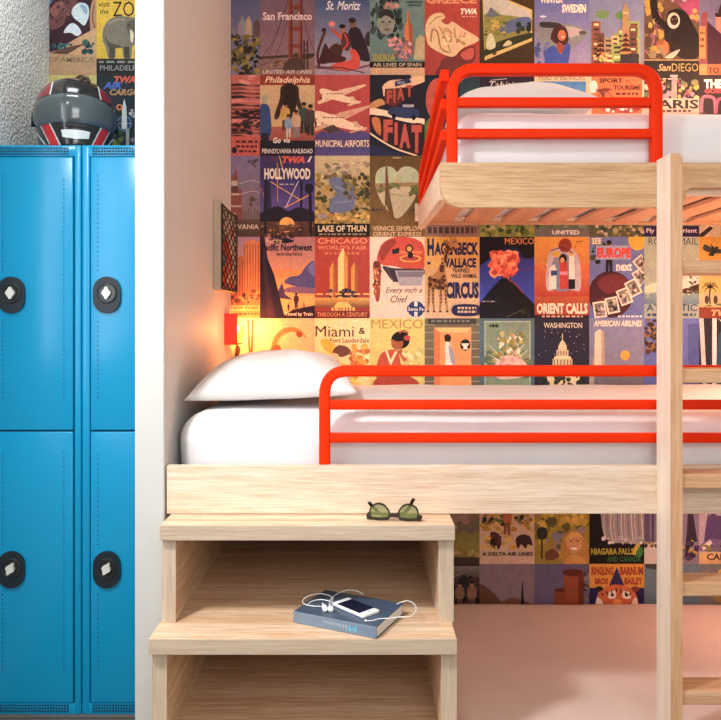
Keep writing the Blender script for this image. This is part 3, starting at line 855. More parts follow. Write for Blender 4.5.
# ---- row 0
q = Poster(0, 0, 'poster with a dark rock arch over pale sand, above the helmet', CL).bg('#4f7fa6', '#a8a89c')
q.s_([(8, 30), (30, 4), (70, -4), (112, 0), (112, 60), (96, 70), (70, 100), (40, 108), (0, 112), (0, 40)], '#4a2c38').s_([(10, 30), (40, 10), (66, 14), (46, 40), (38, 58), (16, 66), (4, 50)], '#7c5152')
q.s_([(54, 34), (60, 22), (72, 16), (84, 22), (86, 40), (78, 58), (68, 52), (58, 44)], '#cdd8de').s_([(70, 20), (82, 24), (82, 38), (74, 30)], '#8fb0c8').s_([(40, 72), (46, 60), (56, 54), (66, 60), (72, 72), (64, 78), (52, 72)], '#cdd8de').s_([(12, 34), (26, 16), (40, 14), (34, 30), (20, 46)], '#96655e').s_([(92, 14), (104, 4), (104, 74), (90, 72), (88, 40)], '#b88e70').c([(96, 20), (92, 44), (98, 66)], 2, '#7a5446').c([(10, 84), (36, 96), (70, 86), (88, 66)], 3, '#36202c').n(10, 10, 40, 50, ['#5e3c44', '#7e5450', '#8e6058'], 20, 4)
q.p([(0, 112), (30, 104), (60, 84), (100, 62), (100, 118), (0, 118)], '#c49e78').n(18, 92, 36, 12, ['#3f6a72', '#2c4a52', '#557f80'], 22, 4).n(78, 86, 16, 22, ['#3f6a72', '#2c4a52'], 16, 5).p([(14, 110), (50, 98), (80, 92), (46, 112)], '#6b4a40')
q.r(0, 112, 100, 38, '#b39472').t('OF AMERICA', 12, 117, 84, 10, '#8a6f56').done()
q = Poster(1, 0, 'yellow zoo poster with a grey elephant above the lockers').bg('#dcb91f', '#c9a81e')
q.t('visit', 4, 15, 20, 9, '#3a3014', .01, .2).t('the', 6, 28, 16, 9, '#3a3014', .01, .2).t('ZOO', 30, 14, 62, 28, '#3a3014', .0)
q.s_([(11, 84), (13, 64), (22, 49), (40, 41), (62, 43), (84, 47), (97, 70), (95, 119), (80, 119), (76, 100), (66, 97), (63, 119), (50, 119), (46, 100), (36, 98), (34, 119), (22, 119), (17, 100)], '#857e70').s_([(56, 54), (72, 48), (80, 60), (76, 82), (66, 86), (58, 72)], '#6a6558').s_([(16, 78), (24, 90), (44, 96), (44, 100), (22, 98)], '#5f5a4c').p([(23, 98), (34, 98), (33, 119), (23, 119)], '#5a5446').p([(50, 98), (60, 98), (61, 119), (51, 119)], '#4f4a3e').s_([(62, 66), (68, 74), (66, 90), (62, 84)], '#d8d0b4').e(60, 58, 1.6, 1.8, '#26221c').c([(70, 70), (74, 90), (70, 112)], 5, '#7a7466', 3).c([(22, 56), (36, 48), (52, 48)], 2.5, '#a39b8a')
q.r(0, 120, 100, 30, '#2a2b2c').dash(4, 124, 92, 4, '#8a8a80', 6).t('PHILADELPHIA', 6, 132, 90, 10, '#8c8e8a').done()
q = Poster(3, 0, 'poster of city towers above park trees, beside the partition', CP).bg('#5f6488', '#8f86a0')
q.t('PARIS', 30, 6, 36, 7, '#c4bccc') if False else None
q.p([(60, 80), (60, 56), (64, 50), (68, 40), (72, 50), (76, 56), (76, 80)], '#9a9498').p([(74, 82), (74, 50), (80, 40), (84, 50), (86, 82)], '#b8a48c').p([(88, 86), (88, 56), (94, 46), (100, 56), (100, 86)], '#6e5a56').p([(48, 80), (48, 66), (56, 60), (60, 80)], '#84808c')
q.n(46, 78, 60, 72, ['#3d3a2c', '#6b6440', '#a08a4a', '#4a4436', '#84783e', '#2e2c26'], 130, 5).done()
q = Poster(4, 0, 'San Francisco poster with a tall red suspension bridge tower').bg('#7f6676', '#a07a80')
q.r(0, 119, 100, 31, '#93736f').n(20, 124, 50, 10, ['#a8845a', '#9a6a58', '#7a5a54'], 26, 5, .5).c([(0, 122), (28, 80), (54, 4)], 1.2, '#5e4248').c([(0, 134), (30, 112), (55, 30)], 1, '#5e4248').c([(76, 20), (86, 70), (100, 108)], 1.2, '#5e4248').c([(16, 118), (34, 60)], .8, '#6b4c50')
q.p([(0, 116), (100, 110), (100, 115), (0, 121)], '#5a4438').n(60, 110, 40, 10, ['#4a4034', '#5e4c3c'], 20, 4, .7)
q.r(79, 86, 3, 54, '#5a3a38').r(85, 86, 3, 54, '#5a3a38')
for yy in (92, 104, 116): q.r(79, yy, 9, 2, '#5a3a38')
q.p([(52, 0), (59, 0), (60, 118), (52, 118)], '#944a30').p([(70, 0), (76, 0), (77, 118), (70, 118)], '#a0553a')
for a, bb in ((10, 8), (50, 8), (82, 7), (108, 10)): q.r(52, a+11, 25, bb, '#8a4630')
q.r(56, 12, 3, 106, '#6e3424').r(74, 12, 3, 106, '#6e3424').p([(46, 126), (60, 118), (78, 120), (80, 142), (40, 142)], '#5f4a44')
q.t('San Francisco', 5, 34, 90, 15, '#e6ccc8', .03).t('UNITED AIR LINES', 5, 141, 90, 7, '#d8c4bc', .02, .25).done()
q = Poster(5, 0, 'poster of two riders in a sleigh on snow under blue sky').bg('#3d5a86', '#b0a6b2')
q.t('St. Moritz', 20, 13, 64, 17, '#e0dce0', .02, .35).g(0, 126, 100, 24, '#b8a8b4', '#a898a8').p([(0, 132), (60, 140), (100, 130), (100, 134), (60, 144), (0, 138)], '#8a5a5c')
q.s_([(66, 62), (82, 66), (96, 100), (100, 124), (78, 120), (66, 98), (60, 80)], '#3a2c34').e(69, 55, 6, 8, '#8a6250').e(68, 49, 7, 5, '#3a2a2c').s_([(92, 76), (100, 70), (100, 96), (92, 92)], '#4a3a44')
q.s_([(50, 72), (60, 74), (66, 92), (60, 106), (48, 96)], '#6a3a34').p([(28, 66), (34, 64), (50, 78), (48, 86)], '#c4503e').e(31, 56, 6, 5, '#e0887c').e(51, 66, 5, 7, '#a8745a').e(50, 60, 6, 4, '#241c20').c([(54, 74), (60, 92), (50, 104)], 3, '#c8402c')
q.s_([(28, 136), (44, 126), (66, 122), (64, 104), (74, 104), (82, 120), (78, 138), (54, 142)], '#cf4530').s_([(26, 102), (38, 92), (50, 98), (48, 114), (34, 118)], '#54362c').c([(14, 66), (18, 70), (12, 86), (5, 112), (8, 136)], 5, '#6a2f2c').s_([(8, 128), (14, 102), (20, 92), (30, 108), (56, 118), (50, 126), (28, 128)], '#54282c').c([(14, 70), (16, 64), (20, 68)], 3, '#2a2430').c([(4, 138), (40, 136), (90, 146)], 2, '#5a3a40').done()
q = Poster(6, 0, 'teal poster of a veiled lady beside an orange spire').bg('#789690', '#6c8a88')
q.n(4, 8, 54, 70, ['#2c3434', '#3c4a4a', '#4e6060'], 70, 4, 1.6).e(30, 54, 16, 22, '#98998c').s_([(18, 46), (30, 40), (44, 48), (42, 34), (30, 28), (18, 36)], '#3a3c3a').e(24, 52, 3, 1.5, '#2c302e').e(36, 52, 3, 1.5, '#2c302e').e(31, 66, 5, 2, '#6e5a54').n(24, 18, 26, 10, ['#c8a090', '#8a7a70', '#b88a80'], 14, 4).l([(30, 54), (32, 60)], 1.5, '#6a6c62')
q.p([(62, 112), (63, 60), (67, 52), (69, 32), (71, 32), (74, 52), (78, 60), (79, 112)], '#cf7f3e').p([(70, 34), (74, 52), (78, 60), (79, 112), (72, 112)], '#a85e34').p([(80, 122), (84, 84), (92, 76), (100, 80), (100, 122)], '#bcae8a').n(42, 82, 32, 40, ['#c88a94', '#a86a78', '#d8a0a0', '#7a6a78', '#5e6e5a'], 60, 3.6).n(34, 86, 12, 10, ['#d88a90', '#e0a0a0'], 12, 3.5)
q.r(66, 14, 30, 3, '#4a5c5c').r(70, 20, 24, 3, '#4a5c5c').t('IBERIA', 5, 112, 42, 13, '#aea64a', .02).r(0, 126, 100, 11, '#25201e').t('AIR LINES OF SPAIN', 6, 128, 88, 7, '#c4b49c', .02).r(0, 137, 100, 13, '#ccac8a').done()
q = Poster(7, 0, 'red poster with a big cream classical helmet shell').bg('#b2452f', '#a63c2e')
q.t('GREECE', 3, 4, 92, 14, '#d89a6c', .04).t('TWA', 65, 27, 30, 11, '#ecdcd0', .05, .25).dash(68, 41, 26, 2, '#d8a890', 4)
def Z(x, y): return (x*.305-7, y*.307+11)
q.s_([Z(150, 345), Z(300, 280), Z(325, 300), Z(318, 370), Z(240, 400), Z(200, 450), Z(90, 450), Z(110, 400)], '#7a382e').s_([Z(240, 320), Z(310, 290), Z(310, 350), Z(260, 360)], '#bc5844').s_([Z(x, y) for x, y in ((40, 260), (28, 160), (60, 95), (120, 78), (146, 105), (122, 128), (160, 150), (190, 132), (250, 172), (342, 228), (330, 256), (250, 292), (200, 340), (150, 335), (80, 300))], '#dcbf96')
q.c([Z(60, 250), Z(70, 180), Z(100, 200), Z(120, 290), Z(170, 320)], 3, '#a8804c').c([Z(110, 160), Z(150, 240), Z(180, 320)], 2.5, '#b89460').c([Z(200, 170), Z(210, 230), Z(260, 270)], 2.5, '#b08a54').e(*Z(155, 180), 7, 4, '#c8a878', 20).c([Z(50, 150), Z(90, 110), Z(125, 100)], 2, '#b08c5c').n(30, 68, 46, 26, ['#c4a070', '#e6cfaa', '#b48c58'], 26, 3).done()
q = Poster(8, 0, 'brown poster framing a landscape of bay and hills in a window').bg('#54401f', '#45331f')
def Z(x, y): return (x*.305-107, y*.307+11)
W_ = [Z(368, -40), Z(500, -10), Z(665, 60), Z(665, 248), Z(382, 366)]
q.p(W_, '#cbb66e').p([Z(376, -30), Z(500, 0), Z(655, 68), Z(655, 236), Z(384, 345)], '#bcbcae').p([Z(376, 90), Z(440, 60), Z(480, 90), Z(655, 110), Z(655, 236), Z(384, 345)], '#8f8f50').s_([Z(400, 80), Z(420, 45), Z(450, 80), Z(470, 96), Z(390, 104)], '#6e7a80')
q.s_([Z(470, 180), Z(520, 130), Z(600, 106), Z(654, 108), Z(654, 160), Z(560, 190), Z(500, 205)], '#5f6f92').n(10, 48, 40, 30, ['#7d8440', '#a8a050', '#5e6a34', '#c0a850'], 40, 4, .6).s_([Z(384, 300), Z(470, 250), Z(650, 200), Z(650, 236), Z(384, 344)], '#3c4026').n(70, 55, 22, 16, ['#2c3a30', '#3a4a34'], 18, 4)
q.s_([Z(390, 260), Z(410, 205), Z(435, 220), Z(445, 285), Z(400, 300)], '#c8c4a4').s_([Z(490, 280), Z(520, 245), Z(545, 260), Z(530, 276)], '#c0bc98').l([Z(384, 345), Z(655, 238)], 2.5, '#cbb66e').e(*Z(440, 325), 4, 2.4, '#54401f', -20).done()
q = Poster(9, 0, 'Winter Sweden poster with a girl in blue before a silver plane').bg('#5f6ca6', '#9c92ac')
q.t('WINTER', 10, 2, 42, 15, '#e4d4c0', .05).t('SWEDEN', 50, 19, 44, 16, '#e4d4c0', .05)
q.s_([(4, 70), (10, 50), (50, 54), (80, 60), (98, 72), (92, 82), (70, 100), (40, 110), (10, 90)], '#84888a').s_([(12, 52), (44, 54), (48, 62), (14, 62)], '#3a3a40').s_([(56, 60), (90, 68), (70, 80), (50, 78)], '#aaa8a4').e(88, 72, 7, 4, '#5a5c60').e(16, 42, 6, 2, '#c8c8d4').n(0, 90, 24, 60, ['#4a5a90', '#6a74a0'], 16, 5)
q.s_([(30, 84), (36, 62), (46, 58), (58, 64), (62, 86), (50, 96)], '#4c2c24').e(50, 77, 7.5, 10, '#b87048').s_([(42, 90), (52, 94), (54, 108), (42, 108)], '#96482c').s_([(18, 128), (22, 104), (36, 96), (48, 112), (58, 92), (66, 98), (62, 126), (60, 150), (20, 150)], '#3654a2').dash(30, 60, 0, 0, '#fff').e(52, 80, 3, 1, '#e8d8d0').done()
q = Poster(10, 0, 'poster of crowded skyscrapers and dark pagodas').bg('#7683a4', '#8a8a92')
q.dash(4, 2, 92, 7, '#c0b4a4', 9).e(24, 38, 12, 8, '#6f8f58').e(56, 40, 9, 7, '#5f8a5a').city(0, 150, 100, 104, ['#bfa050', '#8fa060', '#8a5540', '#9a8a70', '#6e4a44', '#c8b078', '#a87a50'], 18, ['#5a4a3a', '#d8c890', '#3a3430'])
q.p([(60, 150), (60, 30), (64, 22), (66, 14), (68, 22), (72, 30), (72, 150)], '#a08a5c').r(61, 34, 10, 3, '#c8b480')
for cx, y0, k in ((20, 84, 1), (66, 74, 1.15)):
    for j in range(4): q.p([(cx-(5+2.5*j)*k, y0+j*9+6), (cx, y0+j*9-2), (cx+(5+2.5*j)*k, y0+j*9+6)], '#4a2a28').r(cx-(3+2*j)*k, y0+j*9+6, (6+4*j)*k, 3, '#b08040')
q.r(56, 112, 34, 26, '#3c3a40').n(8, 112, 26, 30, ['#c88a4a', '#6a3a2a', '#d8b070'], 22, 4).done()
q = Poster(11, 0, 'San Diego zoo poster with a black gibbon').bg('#6a5440', '#5e4a3c')
def Z(x, y): return (x*.305-38.8, y*.307+11)
q.n(2, 0, 34, 118, ['#a8903c', '#7a6434', '#5a4430', '#8a5a6a', '#b8a050'], 60, 7, 1.4).s_([Z(320, 0), Z(470, 0), Z(460, 120), Z(400, 140), Z(360, 60)], '#9c4a70').n(48, 2, 30, 12, ['#c890a0', '#7a5068'], 12, 5).n(84, 30, 16, 80, ['#8a7a4a', '#6a5a3c', '#a8985a'], 26, 5)
q.s_([Z(250, 160), Z(300, 60), Z(370, 70), Z(420, 150), Z(460, 240), Z(455, 330), Z(400, 366), Z(310, 330), Z(260, 270)], '#221a1a').c([Z(270, 170), Z(200, 110), Z(180, 0)], 13, '#241c1c').e(*Z(305, 110), 14, 16, '#221a1a').e(*Z(302, 126), 11.5, 15, '#c0b8a6').e(*Z(306, 124), 7.5, 9.5, '#2a2020').e(*Z(296, 118), 1.6, 1.6, '#8a6a4a').e(*Z(318, 116), 1.6, 1.6, '#8a6a4a').e(*Z(306, 142), 4, 3, '#4a3c38').c([Z(300, 180), Z(270, 240), Z(330, 300)], 9, '#2e2422')
q.e(*Z(240, 290), 11, 14, '#ac6c3c').e(*Z(225, 255), 6, 6, '#8a5a30').s_([Z(250, 350), Z(290, 320), Z(340, 300), Z(300, 350)], '#b4ac9c').n(6, 100, 30, 18, ['#8a8060', '#5a4a38', '#a89878'], 20, 5)
q.r(0, 123, 100, 27, '#2c2522').r(0, 122, 100, 1.6, '#b0a070').t('San', 24, 130, 24, 13, '#b0a074', .02, .3).t('DIEGO', 50, 129, 48, 15, '#a89860', .0).done()
q = Poster(12, 0, 'poster of a pink domed tower over a dark roof at right edge').bg('#70708c', '#86788a')
def Z(x, y): return (x*.305-138.9, y*.307+11)
q.p([Z(555, 100), Z(620, 100), Z(620, 220), Z(555, 180)], '#ba8272').p([Z(548, 80), Z(640, 80), Z(632, 104), Z(556, 104)], '#3a2a2a').s_([Z(570, 78), Z(580, 40), Z(590, 20), Z(600, 40), Z(615, 78)], '#4a3030').p([Z(455, 440), Z(470, 80), Z(505, 70), Z(508, 440)], '#8a4a4c').p([Z(505, 130), Z(560, 180), Z(640, 260), Z(640, 390), Z(505, 390)], '#4a2438')
q.r(0, 60, 12, 60, '#b8844a').dash(2, 70, 8, 5, '#5a2a20', 2).dash(2, 82, 8, 5, '#5a2a20', 2).dash(2, 94, 8, 5, '#5a2a20', 2).r(14, 130, 86, 20, '#b06c3a').t('TO BERLIN', 16, 136, 70, 11, '#4a2a24', .02).r(0, 130, 14, 20, '#c88a50').done()
# ---- row 1
q = Poster(0, 1, 'olive yellow poster mostly behind the helmet', CL).bg('#c2b678', '#a89858').s_([(60, 6), (70, 0), (80, 4), (84, 16), (70, 20), (60, 14)], '#5a4630').s_([(40, 60), (60, 30), (90, 50), (92, 120), (44, 130)], '#7a6a3c').done()
q = Poster(1, 1, 'dark air cargo poster with a white rocket above the lockers').bg('#26343f', '#2c3c48')
q.t('TWA', 32, 2, 40, 13, '#c8552f', .05, .2).t('AIR', 12, 13, 34, 13, '#3f68b8', .05, .2).t('CARGO', 24, 26, 56, 12, '#b08c5e', .04, .2).e(51, 90, 14, 15, '#54749c').e(51, 90, 11, 12, '#31475f').c([(38, 90), (64, 90)], 1.5, '#7f9cc0').c([(51, 76), (51, 104)], 1.5, '#7f9cc0')
q.p([(46, 100), (47, 60), (51, 44), (55, 60), (56, 100)], '#c4ccc8').e(42, 60, 6, 6, '#c87a40').e(42, 60, 3, 3, '#26343f').n(26, 104, 22, 40, ['#6a7a3c', '#8a8a48', '#4a5a34'], 26, 5).n(62, 64, 10, 14, ['#b8bcc0', '#8a94a0'], 10, 3).r(54, 100, 6, 46, '#9aa0a0').n(64, 108, 20, 40, ['#54606a', '#7a8288'], 16, 5).done()
q = Poster(3, 1, 'pink poster with layered dark red rock bands', CP).bg('#c07264', '#b86a5c')
R_ = random.Random(4)
for k in range(15):
    y = 18+k*7.4; a = R_.random()*6; q.s_([(40, y), (62, y-3+a*.5), (84, y+2-a*.3), (104, y), (104, y+3+a*.6), (74, y+2+a*.3), (40, y+4)], ['#54343a', '#8a4640', '#6e3c3c', '#3c2a30', '#d8887a'][k % 5])
q.n(48, 2, 52, 14, ['#d8988a', '#c86a5c'], 16, 7, .5).n(48, 66, 52, 46, ['#3c2c2e', '#5a3a38', '#2e2426'], 36, 6, .5)
q.r(46, 114, 54, 36, '#c05a4e').dash(56, 122, 40, 4, '#4a2420', 4).dash(56, 131, 40, 4, '#4a2420', 5).dash(62, 140, 34, 4, '#4a2420', 4).e(53, 140, 5, 6, '#3a2424').done()
q = Poster(4, 1, 'Philadelphia poster with people gathered under a dark bell').bg('#d2b48a', '#c0a078')
q.r(0, 0, 100, 19, '#9a3818').t('Philadelphia', 9, 3, 82, 15, '#ecd0aa', .015, .3)
q.s_([(40, 20), (68, 20), (72, 44), (80, 70), (74, 74), (64, 52), (58, 82), (50, 82), (44, 52), (34, 80), (26, 78), (36, 44)], '#4c3226').s_([(44, 20), (64, 20), (66, 60), (56, 70), (44, 60)], '#3c281e').g(0, 96, 100, 28, '#b0624a', '#9a5040')
q.s_([(0, 60), (10, 54), (18, 64), (20, 110), (4, 116), (0, 110)], '#3f5484').e(9, 45, 6.5, 8.5, '#b4a898').p([(2, 108), (16, 108), (16, 124), (2, 124)], '#2c2c40')
for a in ((46, 104, 52, '#c8a04a', '#6a4a34'), (80, 108, 56, '#4a5a50', '#3c3630'), (52, 116, 42, '#88a0b8', '#c8b8a8'), (66, 116, 50, '#c8a888', '#8a8a8c'), (92, 112, 56, '#5a4a44', '#3a302e')): q.person(*a)
q.r(0, 122, 100, 28, '#2a2230').t('Go', 24, 116, 14, 11, '#e4dcd4', .03, .2).t('via', 43, 117, 12, 9, '#e4dcd4', .02, .2).t('PENNSYLVANIA RAILROAD', 4, 137, 92, 9, '#d8cfca', .02).done()
q = Poster(5, 1, 'red municipal airports poster with two cream propeller planes').bg('#bc4a44', '#b04440')
def plane(q, dx, dy, k, c1, c2):
    T = lambda p: [(dx+x*k, dy+y*k) for x, y in p]
    q.p(T([(4, 50), (6, 55), (48, 40), (94, 20), (92, 17), (44, 28)]), c1).s_(T([(9, 27), (20, 26), (48, 36), (78, 48), (80, 53), (60, 52), (28, 44), (12, 36)]), c2).p(T([(66, 48), (64, 40), (70, 40), (76, 50)]), c1).p(T([(58, 56), (84, 48), (84, 51), (62, 58)]), c1)
    q.e(dx+16*k, dy+42*k, 4*k, 5*k, c2).e(dx+36*k, dy+34*k, 5*k, 4*k, c2).e(dx+12*k, dy+43*k, 1.5*k, 3*k, '#5a2a2c').dash(dx+22*k, dy+34*k, 30*k, 2, '#8a4a44', 6)
plane(q, 0, 0, 1.0, '#e2bfa0', '#efd3b4'); plane(q, -14, 34, 1.3, '#d8ac90', '#efd3b4'); q.p([(14, 100), (34, 92), (48, 104), (30, 110)], '#5c4a4c').e(66, 71, 5, 5, '#d8988a')
q.p([(0, 112), (14, 104), (28, 108), (48, 102), (66, 108), (84, 103), (100, 108), (100, 150), (0, 150)], '#63507e').t('CITY OF NEW YORK', 2, 110, 96, 9, '#4a4a90', .03).t('MUNICIPAL AIRPORTS', 1, 121, 98, 13, '#ead0b4', .02).g(0, 136, 100, 14, '#54508a', '#6a5890').done()
q = Poster(6, 1, 'dark poster with huge red letters along a winding mountain road').bg('#2c2638', '#262234')
q.p([(74, 0), (100, 0), (100, 8), (80, 16), (78, 8)], '#e0b88c').s_([(24, 20), (38, 10), (66, 8), (84, 4), (100, 6), (100, 12), (80, 20), (56, 24), (34, 28), (26, 40), (24, 30)], '#e2c09a').p([(28, 26), (56, 24), (60, 50), (44, 60), (26, 52)], '#6a2c2a')
for ch, x, y, w_, h_ in (('F', 31, 28, 10, 25), ('I', 43, 26, 4, 26), ('A', 50, 22, 13, 25), ('T', 66, 19, 12, 22)): q.t(ch, x, y, w_, h_, '#b8523e', .05)
q.s_([(0, 54), (20, 44), (28, 54), (18, 58), (0, 66)], '#c8945c').s_([(0, 62), (30, 66), (60, 76), (100, 82), (100, 92), (60, 86), (26, 76), (0, 74)], '#eed8bc').s_([(0, 74), (24, 78), (60, 90), (100, 94), (100, 150), (78, 146), (40, 128), (10, 104), (0, 90)], '#3a1f28').s_([(4, 80), (18, 82), (20, 112), (8, 100)], '#c87a3c')
for ch, x, y, w_, h_ in (('F', 25, 83, 17, 40), ('I', 45, 88, 6, 42), ('A', 54, 91, 20, 45), ('T', 76, 93, 19, 52)): q.t(ch, x, y, w_, h_, '#bc5440', .06)
q.c([(0, 108), (24, 124), (50, 138), (86, 150)], 3, '#e4cca8').s_([(34, 66), (44, 60), (62, 60), (84, 62), (90, 72), (84, 80), (60, 80), (36, 74)], '#34436e').p([(52, 60), (58, 52), (82, 54), (86, 63)], '#242c48').r(60, 55, 20, 5, '#a8a8b4').e(44, 77, 4, 5, '#14141c').e(80, 79, 4, 5, '#14141c').p([(46, 22), (46, 12), (72, 6), (76, 14)], '#34426a').r(50, 12, 14, 5, '#8a90a0').s_([(0, 130), (30, 138), (60, 150), (0, 150)], '#27305a').done()
q = Poster(7, 1, 'navy poster with a salmon ring, half hidden by the end rail').bg('#1c2b3c', '#22303e')
q.e(24, 46, 22, 40, '#bc5640').e(28, 48, 12, 26, '#1c2b3c').s_([(0, 96), (14, 78), (30, 96), (24, 150), (0, 150)], '#63843a').n(30, 80, 40, 50, ['#c8c0b0', '#8a3a30', '#3a5068'], 18, 5).g(64, 0, 36, 40, '#2e4450', '#35505a').done()
q = Poster(8, 1, 'dark maroon poster with white script above the upper pillow').bg('#35283a', '#2e2636').t('Tahiti', 18, 12, 44, 12, '#d0c4c0', .0, .3).c([(20, 10), (50, 7)], 1.2, '#c4b8b4').n(10, 50, 80, 80, ['#4a3a54', '#2a2030', '#5e4a4a', '#3a4a5a'], 40, 8).done()
q = Poster(9, 1, 'Peru of the Incas poster with blue sky and mountains').bg('#cdb994', '#c4b08a').t('PERU of the INCAS', 8, 1, 84, 9, '#8a7658', .02).g(6, 12, 88, 128, '#3f80b4', '#84b4c8').s_([(40, 40), (58, 26), (74, 30), (86, 36), (70, 40), (56, 44)], '#b8a88c').p([(6, 80), (34, 46), (60, 70), (80, 50), (94, 70), (94, 140), (6, 140)], '#6a7a70').n(10, 80, 80, 56, ['#8a7a4a', '#5a6a4a', '#b09a64'], 40, 7).done()
q = Poster(10, 1, 'orange sport and tourism poster with white shapes').bg('#cbbcae', '#c4b4a6').r(4, 3, 93, 142, '#cc6a2c').t('SPORT', 18, 6, 43, 9, '#3a2420', .04).t('et', 66, 8, 8, 6, '#3a2420', .0).t('TOURISME', 44, 19, 50, 9, '#3a2420', .04).dash(48, 33, 44, 4, '#5a2a20', 5)
q.e(8, 22, 7, 12, '#d8ccc4').p([(10, 28), (28, 24), (44, 26), (30, 32), (26, 46), (20, 34)], '#7a3a2c').c([(14, 40), (30, 30), (44, 44)], 2, '#8a4a34').s_([(30, 56), (46, 48), (70, 50), (94, 60), (80, 70), (40, 68)], '#8a3a34').n(20, 54, 60, 14, ['#d8ccc4', '#b84a3c', '#e0d4c8'], 20, 4).n(10, 76, 80, 60, ['#a84a2c', '#d88040', '#e8c8a0'], 30, 8).done()
q = Poster(11, 1, 'Paris poster with a grey column among flowers').bg('#2c2826', '#3a3430')
q.dash(26, 6, 40, 2.5, '#c0b4a8', 4).n(4, 10, 94, 40, ['#8a8a5a', '#b08a9a', '#c8b090', '#6a7a5a', '#d0a84a', '#4a4438', '#9a5a6a'], 80, 5).p([(49, 52), (50, 4), (52, 0), (57, 0), (59, 4), (60, 52)], '#9a9690').r(47, 0, 14, 4, '#aca8a2').g(0, 44, 100, 26, '#c8b4a2', '#b8a492').t('PARIS', 8, 46, 91, 17, '#3c3034', .03).dash(34, 65, 54, 4, '#54383c', 6).g(0, 70, 100, 80, '#a89484', '#7a6a60').done()
q = Poster(12, 1, 'dark poster with bold white THE and pink arches at right edge').bg('#352a30', '#3a2c32').t('THE', 9, 8, 33, 17, '#e4dad4', .06).t('SUN', 48, 8, 36, 17, '#e4dad4', .06).t('GOES SUN', 10, 26, 62, 8, '#c84a54', .04).c([(4, 70), (6, 44), (16, 40), (28, 46), (30, 72)], 6, '#c86a84').c([(30, 72), (34, 48), (46, 44), (60, 50), (62, 76)], 6, '#b05a78').n(6, 76, 80, 60, ['#5a3a4a', '#7a4a5a', '#3a3038'], 30, 8).done()
# ---- row 2
q = Poster(3, 2, 'mauve Pennsylvania poster with a brick clock tower, beside the net pocket', CP).bg('#84769a', '#8a766e')
q.p([(46, 140), (46, 40), (52, 34), (55, 20), (58, 34), (60, 44), (60, 60), (66, 62), (68, 140)], '#8a5048').r(46, 46, 13, 10, '#b8a89a').r(46, 70, 16, 3, '#c4b4a4').r(46, 92, 20, 3, '#b8a898').r(46, 56, 14, 12, '#6a4444').c([(62, 52), (84, 46), (100, 50)], 1.5, '#b8a8b0').c([(62, 72), (84, 66), (100, 68)], 1.5, '#b4a4a8').n(78, 4, 18, 16, ['#5a4a58', '#6e5c6a'], 9, 3).n(82, 76, 14, 22, ['#6a584c', '#5a4c48'], 10, 3)
for k in range(9): q.r(66+k*4, 96+(k % 3)*5, 1.5, 40, '#6a544e')
q.g(0, 118, 100, 32, '#6a5648', '#5a4840').t('PENNSYLVANIA', 6, 127, 92, 9, '#dcc6b6', .01).done()
q = Poster(4, 2, 'purple Hollywood poster with crossing yellow searchlights').bg('#4b3a70', '#3c3256')
def Z(x, y): return (x*.3307-64, y*.3327-86)
q.g(0, 44, 100, 60, '#44387e', '#6a589c').p([Z(220, 395), Z(250, 395), Z(260, 620), Z(210, 640)], '#3a3250').p([Z(415, 400), Z(428, 400), Z(426, 600), Z(415, 600)], '#2a2438')
q.l([Z(250, 402), Z(412, 502)], 1.6, '#d8a848').l([Z(328, 548), Z(480, 470)], 2.0, '#d8a03c').l([Z(405, 400), Z(336, 545)], 1.8, '#c4b8c8').l([Z(290, 300), Z(290, 515)], 1.4, '#c89a48').l([Z(300, 255), Z(318, 330)], 1.6, '#d8a848').l([Z(195, 440), Z(215, 480)], 2, '#b87a3c')
q.s_([Z(195, 590), Z(250, 550), Z(300, 540), Z(350, 565), Z(410, 545), Z(500, 580), Z(500, 650), Z(195, 650)], '#2c2438').g(0, 122, 100, 28, '#6e4a38', '#54382e').n(2, 122, 96, 26, ['#8a6044', '#5a3a30', '#a87a4c', '#3c2a2c'], 60, 3.2, .7).e(*Z(342, 642), 14, 14, '#e8ae54').r(34, 128, 30, 12, '#7a5038').n(34, 128, 30, 8, ['#a87848', '#6a4434'], 12, 3, .6)
q.p([Z(462, 440), Z(478, 440), Z(482, 700), Z(466, 700)], '#241e2c').e(*Z(465, 440), 8, 9, '#241e2c').r(8, 44, 4, 100, '#2c2438').t('Fly', 20, 2, 16, 10, '#7a3450', .02, .2).t('TWA', 40, 1, 42, 13, '#d8562c', .06, .25).p([(86, 12), (92, 1), (95, 1), (90, 12)], '#e8d8cc').t('HOLLYWOOD', 8, 23, 84, 21, '#e4d8ca', .04).dash(36, 52, 26, 2, '#c8b8b8', 3).done()
q = Poster(5, 2, 'Lake of Thun poster with blue lake between ochre woods').bg('#cdbd98', '#b09a5c')
q.n(0, 12, 100, 30, ['#b0a484', '#d8cca8', '#8a8064', '#a8947c'], 46, 5, .7).n(0, 34, 100, 92, ['#a88a40', '#6b5c30', '#c8a854', '#54502c', '#8a783c', '#b89a4c'], 170, 5).s_([(30, 40), (54, 44), (70, 58), (72, 78), (68, 100), (30, 106), (28, 84), (40, 70), (28, 54)], '#7480a0').c([(36, 56), (60, 66)], 2, '#94a0b4').c([(36, 88), (66, 84)], 2, '#94a0b4').n(50, 40, 50, 44, ['#4a4a30', '#6b6438', '#9a8a48'], 40, 4.5).n(0, 104, 100, 20, ['#cfae58', '#b8923e', '#e0c070'], 44, 4.5, .7).e(14, 112, 10, 4, '#a8a0a0')
q.r(0, 126, 100, 24, '#29231f').t('LAKE OF THUN', 6, 129, 88, 12, '#e0cdaa', .03).dash(8, 144, 84, 3, '#a89878', 9).done()
q = Poster(6, 2, 'olive poster with a heart-shaped river view').bg('#6e5526', '#8c6c38')
H = [(50, 30), (58, 22), (72, 20), (86, 28), (90, 46), (84, 74), (70, 98), (50, 116), (30, 98), (16, 74), (10, 46), (14, 28), (28, 20), (42, 22)]
